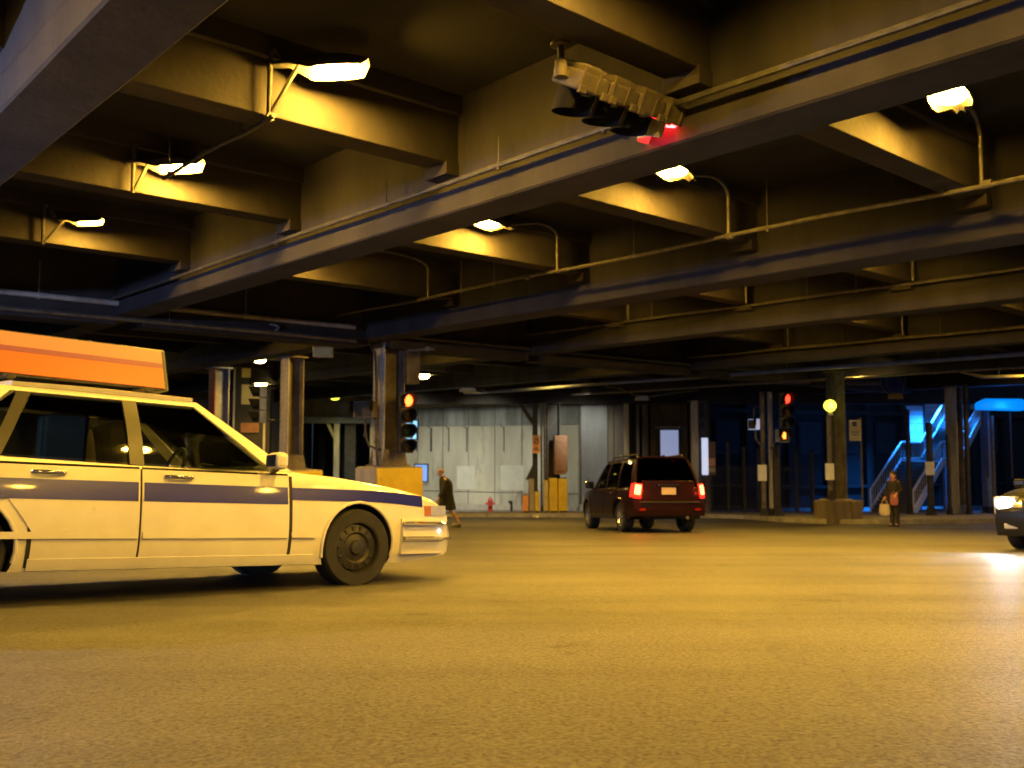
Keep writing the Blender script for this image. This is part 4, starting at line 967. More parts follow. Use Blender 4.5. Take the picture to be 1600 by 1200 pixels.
def greenhouse(c, root, paint, glassm, panes, pillars, quarter=None):
    """c.gh = dict(xw0, xw1, xb1, xb0, zr); side glass plane leans in from the belt to the roof edge"""
    g = c.gh
    def Q(x, k, off=0.0, sgn=-1):
        zb = c.ztop(max(g['xb0'], min(g['xw0'], x)))+.0; zb = c.belt_line(x)
        z = zb+(g['zr']-zb)*k; wb = c.hw(x, c.belt)*.955; wr = g['wr']*(1-.05*abs((x-g['xm'])/1.2)**2)
        bow = .03*math.sin(math.pi*k)
        return Vector((x, sgn*(wb+(wr-wb)*k+bow+off), z))
    c.Q = Q
    def sheetq(corners, off, thick, sgn, n=8):
        (xa0, k0), (xa1, _), (xb1_, k1), (xb0_, _) = corners
        rows = []
        for i in range(n+1):
            f_ = i/n; kk = k0+(k1-k0)*f_; x0 = xa0+(xb0_-xa0)*f_; x1 = xa1+(xb1_-xa1)*f_
            rows.append([Q(x0+(x1-x0)*j/n, kk, off, sgn) for j in range(n+1)])
        m = MB(); m.grid(rows if sgn < 0 else [r[::-1] for r in rows], thick); return m
    xf = lambda k: g['xw0']+(g['xw1']-g['xw0'])*k
    xr = lambda k: g['xb0']+(g['xb1']-g['xb0'])*k
    c.xf, c.xr = xf, xr
    for sgn in (-1, 1):
        for nm, (a0, a1, b1, b0) in panes.items():
            sheetq(((a0, .03), (a1, .03), (b1, .93), (b0, .93)), -.012, .006, sgn).build('side_window', glassm, root, smooth=50)
        for (a0, a1, b1, b0, mt) in pillars:
            sheetq(((a0, 0), (a1, 0), (b1, 1), (b0, 1)), .0, .05, sgn).build('pillar', mt, root, smooth=50)
        # roof rail over the doors
        sheetq(((xr(.93), .93), (xf(.93), .93), (xf(1), 1), (xr(1), 1)), .001, .04, sgn, 10).build('roof_rail', paint, root, smooth=50)
    # roof skin
    rows = []
    for i in range(15):
        x = g['xb1']-.0+(g['xw1']-g['xb1'])*i/14; e = Q(x, 1.0); w = abs(e.y)
        cr = g.get('crown', .055)*(1-.35*abs((x-g['xm'])/(g['xw1']-g['xb1'])*2)**2)
        rows.append([(x, w*q_, e.z+cr*(1-q_*q_)+.002) for q_ in np.linspace(-1, 1, 13)])
    m = MB(); m.grid(rows, .03); m.build('roof', paint, root, smooth=50)
    for nm, fx in (('windscreen', xf), ('rear_window', xr)):
        rows = []
        for i in range(9):
            k = .02+.95*i/8; x = fx(k); e = Q(x, k); w = abs(e.y)-.05; sg = 1 if nm == 'windscreen' else -1
            rows.append([(x+sg*.10*(1-q_*q_)*(1-k*.6), w*q_, e.z+(.04*k)*(1-q_*q_)) for q_ in np.linspace(-1, 1, 11)])
        m = MB(); m.grid(rows if nm == 'windscreen' else [r[::-1] for r in rows], .006); m.build(nm, glassm if nm == 'windscreen' else c.rear_glass, root, smooth=50)
def seat(root, x, y, zf, w=.5, h=.62):
    m = MB(); m.box((x-.05, y, zf+h/2), (.16, w, h), ry=R(-12), taper=.9); so_ = m.build('seat_back', M['seat'], root, bevel=.05)
    m = MB(); m.box((x-.14, y, zf+h+.1), (.1, .26, .18), ry=R(-8)); m.build('headrest', M['seat'], so_, bevel=.04)

def build_sedan():
    c = Car(nose=2.48, tail=-2.82, W=1.95, sill=.19, belt=.88, taper_f=.17, taper_r=.13, pow=4.0, rad=.318, arch=.352, axles=(1.455, -1.455),
            top=[(-2.82, .74), (-2.74, .90), (-2.5, .95), (-1.75, .96), (-1.2, .915), (-.6, .90), (.3, .885), (.85, .90), (1.3, .87), (1.9, .80), (2.25, .735), (2.4, .67), (2.48, .58)],
            rear_glass=M['glass'])
    c.belt_line = lambda x: float(np.interp(x, [-1.75, -1.2, .3, .85], [.965, .925, .895, .91]))
    c.gh = dict(xw0=.86, xw1=.14, xb1=-1.12, xb0=-1.82, zr=1.42, wr=.60, xm=-.45, crown=.06)
    return c
def make_taxi():
    c = build_sedan()
    root = thing('sedan_taxi', 'cream white sedan with a blue side stripe and an orange sign on its roof', 'car')
    pt = M['white_paint']
    lower_body(c, root, pt)
    greenhouse(c, root, pt, M['glass'],
               {'f': (-.30, .66, .13, -.30), 'r': (-1.22, -.40, -.40, -1.0), 'q': (-1.62, -1.30, -1.08, -1.10)},
               [(.70, .86, .17, .10, pt), (-.40, -.30, -.30, -.40, M['plastic']), (-1.30, -1.22, -1.0, -1.08, M['plastic']), (-1.84, -1.62, -1.10, -1.20, pt)])
    for sgn in (-1, 1):
        d1_ = patch(c, (.22, .875), lambda z: (-.33, .80), .009, sgn, pt, 'front_door', root)
        d2_ = patch(c, (.22, .875), lambda z: (-1.02 if z < .45 else -1.02-.22*min(1, (z-.45)/.3), -.345), .009, sgn, pt, 'rear_door', root)
        for dd, x0, x1 in ((d1_, -.33, .80), (d2_, -1.24, -.345)):
            patch(c, (.655, .785), lambda z: (x0+.012, x1-.012), .0125, sgn, M['blue_paint'], 'stripe_piece', dd, nz=3, thick=.003)
            hx = x0+.16 if x0 > -1 else x0+.2
            m = MB(); m.tube([c.side(hx, .83, .012, sgn), c.side(hx+.03, .83, .045, sgn), c.side(hx+.17, .83, .045, sgn), c.side(hx+.2, .83, .012, sgn)], .014, 8); m.build('door_handle', M['chrome'], dd, smooth=50)
            patch(c, (.40, .445), lambda z: (x0+.01, x1-.01), .021, sgn, pt, 'rub_strip', dd, nz=3, thick=.012)
            m = MB(); m.grid([[c.side(x0+(x1-x0)*k/10, .876, .004, sgn)+Vector((0, 0, .0)) for k in range(11)], [c.side(x0+(x1-x0)*k/10, .892, -.006, sgn) for k in range(11)]], .01); m.build('belt_moulding', M['chrome'], dd)
        patch(c, (.692, .785), lambda z: (.825, 2.14), .006, sgn, M['blue_paint'], 'stripe', root, nz=3, thick=.003, dz=lambda x: -.075*max(0, x-1.62)**1.3)
        patch(c, (.692, .785), lambda z: (-2.62, -1.27), .006, sgn, M['blue_paint'], 'stripe', root, nz=3, thick=.003)
        patch(c, (.40, .445), lambda z: (.825, 1.04), .016, sgn, pt, 'rub_strip', root, nz=3, thick=.012)
        patch(c, (.195, .27), lambda z: (-1.03, 1.03), .014, sgn, pt, 'rocker_panel', root, nz=3, thick=.012)
        # wheel-arch lips
        for ax in c.axles:
            m = MB(); pts = []
            for k in range(19):
                a = R(-14)+R(208)*k/18; z = c.rad+.015+(c.arch+.0)*math.sin(a); x = ax+c.arch*math.cos(a)
                if z > .2: pts.append(c.side(x, z, .002, sgn))
            m.tube(pts, .014, 6); m.build('arch_lip', pt, root, smooth=50)
            wheel(c, ax, sgn, root, 0, 'steel_rim')
        for xg, z0_, z1_ in ((-.338, .215, .878), (.815, .215, .872), (-1.03, .215, .5)):
            patch(c, (z0_, z1_), lambda z: (xg-.016, xg+.016), .0035, sgn, M['void'], 'shut_line', root, nx=3, nz=6, thick=.002)
        # mirror
        m = MB(); q = c.side(.66, .93, .10, sgn); m.box(q+Vector((0, 0, .05)), (.10, .2, .13)); mi = m.build('wing_mirror', pt, root, bevel=.035)
        m = MB(); m.box(q+Vector((-.055, 0, .05)), (.006, .15, .09)); m.build('mirror_glass', M['chrome'], mi)
        m = MB(); m.tube([c.side(.68, .9, -.02, sgn), q], .025, 8); m.build('mirror_arm', M['plastic'], mi)
        # headlight, indicator, fog
        rows = [[c.side(x, z, .006, sgn) for x in np.linspace(2.24, 2.44, 7)] for z in np.linspace(.585, .675, 5)]
        m = MB(); m.grid(rows if sgn < 0 else [r[::-1] for r in rows], .01); hl = m.build('headlight', M['clear_lens'], root, smooth=50)
        rows = [[c.side(x, z, .010, sgn) for x in np.linspace(2.17, 2.245, 5)] for z in np.linspace(.585, .67, 4)]
        m = MB(); m.grid(rows if sgn < 0 else [r[::-1] for r in rows], .01); m.build('indicator', M['amber'], hl, smooth=50)
        m = MB(); m.box((2.475, sgn*.56, .615), (.03, .34, .11)); m.build('headlight', M['clear_lens'], root, bevel=.015)
        rows = [[c.side(x, z, .006, sgn) for x in np.linspace(-2.79, -2.62, 5)] for z in np.linspace(.62, .84, 5)]
        m = MB(); m.grid(rows if sgn < 0 else [r[::-1] for r in rows], .01); m.build('tail_light', M['tail_off'], root, smooth=50)
    # bumpers with chrome strips
    def bumper(x_end, sg, z0, z1, off, mat, name, parent, x_in=.55):
        rows = []
        for z in (z0, (z0+z1)/2, z1):
            row = []
            b = .0 if z != (z0+z1)/2 else .03
            xs2 = [x_end-sg*x_in+sg*x_in*k/6 for k in range(6)]
            for x in xs2: row.append((x+sg*0, -(c.hw(min(max(x, c.tail), c.nose), .45)+off+b), z))
            for q_ in np.linspace(-.86, .86, 9): row.append((x_end+sg*(.08+off+b+.05*(1-q_*q_)), q_*c.W/2*c.plan(x_end), z))
            for x in reversed(xs2): row.append((x, c.hw(min(max(x, c.tail), c.nose), .45)+off+b, z))
            rows.append(row)
        m = MB(); m.grid(rows if sg > 0 else rows[::-1], .04); return m.build(name, mat, parent, smooth=60)
    fb = bumper(2.44, 1, .26, .56, .012, pt, 'front_bumper', root)
    bumper(2.44, 1, .50, .535, .05, M['chrome'], 'bumper_strip', fb); bumper(2.44, 1, .375, .40, .055, M['chrome'], 'bumper_strip', fb)
    rb = bumper(-2.78, -1, .28, .6, .012, pt, 'rear_bumper', root); bumper(-2.78, -1, .50, .53, .05, M['chrome'], 'bumper_strip', rb)
    m = MB(); m.box((2.5, 0, .63), (.04, .74, .11)); gr = m.build('grille', M['plastic'], root, bevel=.01)
    for k in range(9):
        m = MB(); m.box((2.525, -.32+k*.08, .63), (.012, .012, .1)); m.build('grille_bar', M['chrome'], gr)
    # interior
    for y in (-.40, .40): seat(root, -.28, y, .62)
    m = MB(); m.box((-1.28, 0, .86), (.16, 1.3, .42), ry=R(-14)); rs = m.build('rear_seat', M['seat'], root, bevel=.05)
    for y in (-.38, .38):
        m = MB(); m.box((-1.36, y, 1.12), (.1, .26, .14)); m.build('headrest', M['seat'], rs, bevel=.03)
    m = MB(); m.box((.72, 0, .90), (.34, 1.36, .12), ry=R(-8)); m.build('dashboard', M['plastic'], root, bevel=.03)
    m = MB(); m.tube([(.42+.06*math.sin(a), .38+.18*math.cos(a), .96+.17*math.sin(a)) for a in [2*math.pi*k/20 for k in range(21)]], .016, 8, cap=False); m.tube([(.62, .38, .9), (.44, .38, .95)], .03, 8); m.build('steering_wheel', M['plastic'], root, smooth=50)
    m = MB(); m.box((.32, 0, 1.33), (.03, .22, .06)); m.tube([(.34, 0, 1.36), (.30, 0, 1.42)], .012, 6); m.build('rear_view_mirror', M['plastic'], root, bevel=.01)
    m = MB(); m.box((-.62, 0, 1.10), (.02, 1.2, .46)); m.build('cab_partition', M['glass'], root)
    # wipers
    for y in (-.45, .15):
        m = MB(); m.tube([(.93, y, .945), (.74, y+.42, 1.02)], .009, 6); m.build('wiper', M['plastic'], root)
    # roof sign, its sloping faces show orange print
    rs_ = bpy.data.objects.new('roof_sign', None); COL.objects.link(rs_); rs_.parent = root
    xa, xb = -1.34, .10; z0, z1 = 1.535, 1.885
    tri = lambda yy, z: None
    m = MB(); m.prism([(-.23, z0), (.23, z0), (.085, z1), (-.085, z1)], xa, xb, lambda u, v, w: (w, u, v)); m.build('sign_case', M['plastic'], rs_, bevel=.015)
    for sgn in (-1, 1):
        def F(x, k, off): 
            y = .23+(.085-.23)*k; z = z0+(z1-z0)*k; n_ = Vector((0, (z1-z0), .145)).normalized()
            return Vector((x, sgn*(y+n_.y*off), z+n_.z*off))
        for k0, k1, mt, nm in ((.05, .52, 'orange_sign', 'poster_band'), (.525, .64, 'purple_sign', 'poster_band'), (.645, .95, 'peach_sign', 'poster_band')):
            rows = [[F(x, k, .012) for x in np.linspace(xa+.04, xb-.04, 6)] for k in (k0, k1)]
            m = MB(); m.grid(rows if sgn < 0 else [r[::-1] for r in rows], .008); m.build(nm, M[mt], rs_)
    for x in (-1.1, -.14):
        m = MB(); m.box((x, 0, 1.505), (.07, .9, .03)); m.box((x, 0, 1.52), (.09, .42, .03)); m.build('roof_rack_bar', M['plastic'], rs_, bevel=.008)
    m = MB(); m.tube([(-1.7, .0, 1.4), (-1.9, .0, 1.75)], .006, 6); m.build('aerial', M['plastic'], root)
    return root
taxi = make_taxi()
TS, TT = 4.17-1.455, 7.5
pc = st(TS, TT); taxi.location = (pc.x, pc.y, G(pc.y)+.0)
slope = (G((st(TS+1.4, TT)).y)-G((st(TS-1.4, TT)).y))/2.8
taxi.rotation_mode = 'XYZ'
def orient(o, heading, extra=0.0, roll=None):
    """sit the car on the sloping road: heading is a horizontal unit vector"""
    h = Vector(heading).normalized(); y = o.location.y; gy = (G(y+.5)-G(y-.5))
    f_ = Vector((h.x, h.y, gy*h.y)).normalized(); up_ = Vector((0, -gy, 1)).normalized()
    l_ = up_.cross(f_).normalized(); up_ = f_.cross(l_)
    o.rotation_euler = (Matrix((f_, l_, up_)).transposed().to_4x4() @ Matrix.Rotation(extra, 4, 'Y')).to_euler()
orient(taxi, E2, R(.9))

def make_suv():
    c = Car(nose=2.45, tail=-2.42, W=1.93, sill=.32, belt=1.08, taper_f=.16, taper_r=.08, pow=5.0, rad=.375, arch=.44, axles=(1.5, -1.45),
            top=[(-2.42, 1.0), (-2.38, 1.06), (-2.2, 1.09), (0, 1.08), (1.0, 1.10), (1.4, 1.08), (2.1, 1.0), (2.35, .9), (2.45, .74)], rear_glass=M['glass_dark'])
    c.belt_line = lambda x: 1.095
    c.gh = dict(xw0=1.05, xw1=.35, xb1=-2.05, xb0=-2.36, zr=1.78, wr=.70, xm=-.8, crown=.06)
    root = thing('parked_suv', 'dark maroon SUV seen from behind with glowing red tail lights', 'car'); root.name = 'suv'
    pt = M['suv_paint']
    lower_body(c, root, pt)
    greenhouse(c, root, pt, M['glass_dark'],
               {'f': (-.1, .82, .32, -.1), 'r': (-1.1, -.22, -.22, -1.1), 'q': (-2.1, -1.22, -1.22, -1.92)},
               [(.86, 1.05, .38, .31, pt), (-.22, -.1, -.1, -.22, pt), (-1.22, -1.1, -1.1, -1.22, pt), (-2.36, -2.1, -1.92, -2.06, pt)])
    for sgn in (-1, 1):
        dd1 = patch(c, (.36, 1.06), lambda z: (-.15, .98), .009, sgn, pt, 'front_door', root)
        dd2 = patch(c, (.36, 1.06), lambda z: (-.98-.2*max(0, min(1, (z-.6)/.3)), -.17), .009, sgn, pt, 'rear_door', root)
        for dd, hx in ((dd1, .0), (dd2, -1.02)):
            m = MB(); m.tube([c.side(hx, .97, .012, sgn), c.side(hx+.03, .97, .045, sgn), c.side(hx+.17, .97, .045, sgn), c.side(hx+.2, .97, .012, sgn)], .014, 8); m.build('door_handle', pt, dd, smooth=50)
        patch(c, (.33, .43), lambda z: (-1.0, 1.05), .02, sgn, M['plastic'], 'running_board', root, nz=3, thick=.03)
        for ax in c.axles:
            m = MB(); pts = []
            for k in range(19):
                a = R(-10)+R(200)*k/18; z = c.rad+.015+c.arch*math.sin(a); x = ax+c.arch*math.cos(a)
                pts.append(c.side(x, max(z, .34), .006, sgn))
            m.tube(pts, .022, 6); m.build('arch_lip', pt, root, smooth=50)
            wheel(c, ax, sgn, root, 6, 'alloy', .26)
        m = MB(); q = c.side(.85, 1.14, .15, sgn); m.box(q+Vector((0, 0, .06)), (.12, .24, .19)); mi = m.build('wing_mirror', M['black_paint'], root, bevel=.04)
        m = MB(); m.box(q+Vector((-.065, 0, .06)), (.006, .18, .14)); m.build('mirror_glass', M['chrome'], mi)
        m = MB(); m.tube([c.side(.88, 1.09, -.02, sgn), q], .03, 8); m.build('mirror_arm', M['plastic'], mi)
        # tail lights wrap the corner
        m = MB(); rows = [[c.side(x, z, .012, sgn) for x in np.linspace(-2.37, -2.2, 5)] for z in np.linspace(.86, 1.18, 5)]
        rows = [[Vector((p.x, p.y if True else 0, p.z)) for p in r] for r in rows]
        m.grid(rows if sgn < 0 else [r[::-1] for r in rows], .02); tl = m.build('tail_light', M['tail_edge'], root, smooth=50)
        wd = .22 if sgn > 0 else .13
        m = MB(); m.box((-2.44, sgn*(.9-wd/2), 1.0), (.07, wd, .36), rx=sgn*R(7)); m.build('lens_back', M['tail_edge'], tl, bevel=.045)
        m = MB(); m.box((-2.478, sgn*(.9-wd/2), 1.03), (.02, wd*.68, .23), rx=sgn*R(9)); m.build('lit_bulb_lens', M['tail'], tl, bevel=.009)
        lt = light('tail_glow', 'POINT', (-2.62, sgn*.8, 1.0), 15 if sgn > 0 else 5, (1, .05, .02), root, shadow_soft_size=.06)
        # roof rails
        m = MB(); e0, e1_ = c.Q(-1.9, 1.0, 0, sgn), c.Q(.1, 1.0, 0, sgn)
        m.tube([e0+Vector((0, -sgn*.08, .03)), e0+Vector((.08, -sgn*.08, .12)), e1_+Vector((-.08, -sgn*.08, .12)), e1_+Vector((0, -sgn*.08, .03))], .02, 8); m.build('roof_bar', M['plastic'], root, smooth=50)
    m = MB(); m.box((-2.41, 0, 1.0), (.05, 1.36, .5), taper=.98); hatch = m.build('tailgate', pt, root, bevel=.03)
    m = MB(); m.box((-2.445, 0, 1.0), (.02, .36, .17)); pl = m.build('number_plate', M['plate'], hatch, bevel=.004)
    m = MB(); m.box((-2.46, 0, 1.13), (.05, .5, .05)); m.build('tailgate_handle', M['black_paint'], hatch, bevel=.012)
    m = MB(); m.tube([(-2.40, .05, 1.16), (-2.32, .42, 1.22)], .01, 6); m.build('rear_wiper', M['plastic'], hatch)
    m = MB()
    rows = []
    for z, o_ in ((.40, .02), (.55, .06), (.72, .05)):
        row = [(-2.05, -(c.W/2*.985), z)] + [(-2.44-o_-.03*(1-q_*q_), q_*c.W/2*.93, z) for q_ in np.linspace(-1, 1, 11)] + [(-2.05, c.W/2*.985, z)]
        rows.append(row)
    m.grid(rows[::-1], .05); rb = m.build('rear_bumper', pt, root, smooth=60)
    m = MB(); m.box((-2.46, 0, .735), (.16, 1.5, .03)); m.build('bumper_step', M['plastic'], rb, bevel=.008)
    for sgn in (-1, 1):
        m = MB(); m.box((-2.53, sgn*.7, .56), (.02, .14, .05)); m.build('reflector', M['tail_off'], rb)
    m = MB(); m.box((-1.0, 0, .45), (2.6, 1.2, .22)); m.build('underbody', M['void'], root)
    m = MB(); m.tube([(-2.2, -.45, .38), (-2.5, -.45, .36)], .035, 10); m.build('exhaust_pipe', M['steel'], root, smooth=50)
    for y in (-.42, .42): seat(root, -.1, y, .85, h=.66)
    m = MB(); m.box((-1.1, 0, 1.2), (.16, 1.35, .5), ry=R(-12)); m.build('rear_seat', M['seat'], root, bevel=.05)
    m = MB(); m.tube([(-2.0, 0, 1.86), (-2.2, 0, 1.86)], .02, 6); m.box((-2.14, 0, 1.825), (.2, 1.1, .04)); m.build('roof_spoiler', pt, root, bevel=.012)
    # front end
    for sgn in (-1, 1):
        rows = [[c.side(x, z, .006, sgn) for x in np.linspace(2.1, 2.4, 6)] for z in np.linspace(.72, .9, 4)]
        m = MB(); m.grid(rows if sgn < 0 else [r[::-1] for r in rows], .01); m.build('headlight', M['clear_lens'], root, smooth=50)
    return root
suv = make_suv()
sc_ = px(994, 700, 25.0); suv.location = (sc_.x, 25.0, G(25.0))
a = R(-11); orient(suv, (math.sin(a), math.cos(a), 0))

def make_dark_car():
    c = Car(nose=2.3, tail=-2.35, W=1.82, sill=.22, belt=.92, taper_f=.15, taper_r=.12, pow=4.0, rad=.33, arch=.385, axles=(1.4, -1.35),
            top=[(-2.35, .8), (-2.2, .96), (-1.7, .99), (-.6, .93), (.8, .94), (1.3, .91), (1.9, .83), (2.15, .75), (2.3, .6)], rear_glass=M['glass_dark'])
    c.belt_line = lambda x: .94
    c.gh = dict(xw0=.95, xw1=.15, xb1=-1.0, xb0=-1.75, zr=1.41, wr=.58, xm=-.4, crown=.05)
    root = thing('dark_sedan', 'dark car at the right edge with a bright white headlight', 'car')
    pt = M['black_paint']; lower_body(c, root, pt)
    greenhouse(c, root, pt, M['glass_dark'], {'f': (-.25, .72, .12, -.25), 'r': (-1.3, -.35, -.35, -1.0)}, [(.76, .95, .18, .1, pt), (-.35, -.25, -.25, -.35, pt), (-1.76, -1.34, -1.02, -1.08, pt)])
    for sgn in (-1, 1):
        for ax in c.axles: wheel(c, ax, sgn, root, 7)
        patch(c, (.26, .91), lambda z: (-.3, .85), .009, sgn, pt, 'front_door', root); patch(c, (.26, .91), lambda z: (-.96-.2*max(0, min(1, (z-.5)/.3)), -.315), .009, sgn, pt, 'rear_door', root)
        m = MB(); m.lathe([(.11, 2.1), (.11, 2.26), (.09, 2.285), (.02, 2.295)], (0, sgn*.66, .66), 'X', 18); hl = m.build('headlight', M['head_on'], root, smooth=50)
        m = MB(); m.box((2.14, sgn*.66, .66), (.18, .34, .27)); m.build('headlight_case', M['clear_lens'], hl, bevel=.03)
        l = light('headlight_beam', 'SPOT', (2.36, sgn*.66, .66), 160, (.85, .93, 1.0), root, spot_size=R(70), spot_blend=.7, shadow_soft_size=.08)
        aim(l, (1, 0, -.13))
        m = MB(); q = c.side(.75, .97, .11, sgn); m.box(q+Vector((0, 0, .05)), (.1, .2, .13)); mi = m.build('wing_mirror', pt, root, bevel=.035)
        m = MB(); m.tube([c.side(.78, .93, -.02, sgn), q], .025, 8); m.build('mirror_arm', M['plastic'], mi)
        m = MB(); m.box((2.31, sgn*.55, .36), (.05, .22, .09)); m.build('fog_lamp', M['clear_lens'], root, bevel=.02)
    rows = []
    for z, o_ in ((.22, .0), (.38, .05), (.54, .04)):
        rows.append([(1.9, -c.W/2*.95, z)]+[(2.26+o_+.06*(1-q_*q_), q_*c.W/2*.86, z) for q_ in np.linspace(-1, 1, 11)]+[(1.9, c.W/2*.95, z)])
    m = MB(); m.grid(rows, .04); m.build('front_bumper', pt, root, smooth=60)
    m = MB(); m.box((2.31, 0, .66), (.05, .8, .16)); m.build('grille', M['plastic'], root, bevel=.02)
    m = MB(); m.box((2.36, 0, .42), (.012, .3, .15)); m.build('number_plate', M['plate'], root)
    for y in (-.38, .38): seat(root, -.25, y, .66)
    return root
dk = make_dark_car()
corner = px(1557, 700, 14.0); hd_ = -E2; left = Vector((-hd_.y, hd_.x, 0))
pc = Vector((corner.x, corner.y, 0)) + left*.80 - hd_*2.15
dk.location = (pc.x, pc.y, G(pc.y)); orient(dk, hd_)

# ------------------------------------------------------------------ people
def skin_body(name, joints, bones, mat, parent, sub=2):
    names = list(joints); me = bpy.data.meshes.new(name)
    me.from_pydata([joints[n][0] for n in names], [(names.index(a), names.index(b)) for a, b in bones], [])
    o = bpy.data.objects.new(name, me); COL.objects.link(o)
    o.modifiers.new('skin', 'SKIN')
    for i, n in enumerate(names):
        v = me.skin_vertices[0].data[i]; r = joints[n][1]; v.radius = (r, r) if not isinstance(r, tuple) else r
        v.use_root = (n == 'pelvis')
    q = o.modifiers.new('sub', 'SUBSURF'); q.levels = sub; q.render_levels = sub
    m2 = evaluated_mesh(o); o.modifiers.clear(); o.data = m2; m2.materials.clear(); m2.materials.append(mat); m2.shade_smooth()
    o.parent = parent; return o
def ellip(mb, c, r, n=14, k=9, warp=None):
    rows = []
    for i in range(k):
        a = -math.pi/2+math.pi*i/(k-1); rows.append([(c[0]+r[0]*max(.02, math.cos(a))*math.cos(2*math.pi*j/n), c[1]+r[1]*max(.02, math.cos(a))*math.sin(2*math.pi*j/n), c[2]+r[2]*math.sin(a)) for j in range(n+1)])
    mb.grid(rows)
BONES = [('pelvis', 'belly'), ('belly', 'chest'), ('chest', 'neck'), ('neck', 'head0'), ('head0', 'head1'), ('head1', 'head2'), ('head1', 'nose')]
for s_ in 'LR':
    BONES += [('pelvis', 'hip'+s_), ('hip'+s_, 'knee'+s_), ('knee'+s_, 'calf'+s_), ('calf'+s_, 'ankle'+s_), ('ankle'+s_, 'toe'+s_), ('chest', 'sho'+s_), ('sho'+s_, 'elb'+s_), ('elb'+s_, 'wri'+s_), ('wri'+s_, 'palm'+s_)]
    for f_ in '1234t': BONES += [('palm'+s_, 'k%s%s' % (f_, s_)), ('k%s%s' % (f_, s_), 'f%s%s' % (f_, s_))]
def hand(J, s_, palm, dirn, side, r=.011):
    """five short unequal fingers from the palm; dirn points to the finger tips, side to the thumb"""
    d_ = Vector(dirn).normalized(); sd = Vector(side).normalized(); up_ = d_.cross(sd); p = Vector(palm)
    for i, L_ in enumerate((.065, .075, .07, .055)):
        b = p + sd*(.028-.019*i) + d_*.05; J['k%d%s' % (i+1, s_)] = (b, r); J['f%d%s' % (i+1, s_)] = (b+d_*L_*.8+up_*L_*.45, r*.8)
    b = p+sd*.045+d_*.01; J['kt'+s_] = (b, r*1.1); J['ft'+s_] = (b+d_*.045+sd*.02, r*.9)
def shoe(parent, a, toe, mat):
    a, t_ = Vector(a), Vector(toe); d_ = (t_-a); d_.z = 0; d_.normalize(); n_ = Vector((-d_.y, d_.x, 0))
    m = MB(); rows = []
    for u, w, h in ((-.07, .022, .07), (-.05, .038, .1), (.02, .04, .1), (.09, .044, .065), (.15, .043, .045), (.2, .03, .032), (.225, .01, .02)):
        c_ = Vector((a.x, a.y, 0))+d_*u
        rows.append([c_ + n_*w*math.cos(q_) + Vector((0, 0, .004+h*max(0, math.sin(q_)))) for q_ in [math.pi*k/8 for k in range(9)]])
    m.grid(rows); return m.build('shoe', mat, parent, smooth=60)
def loft(parent, name, rings, mat, n=20, wob=0.0):
    m = MB(); rows = []
    for (c_, rx, ry) in rings:
        rows.append([(c_[0]+rx*math.cos(2*math.pi*k/n)*(1+wob*math.sin(5*2*math.pi*k/n)), c_[1]+ry*math.sin(2*math.pi*k/n)*(1+wob*math.cos(4*2*math.pi*k/n)), c_[2]) for k in range(n+1)])
    m.grid(rows); return m.build(name, mat, parent, smooth=60)
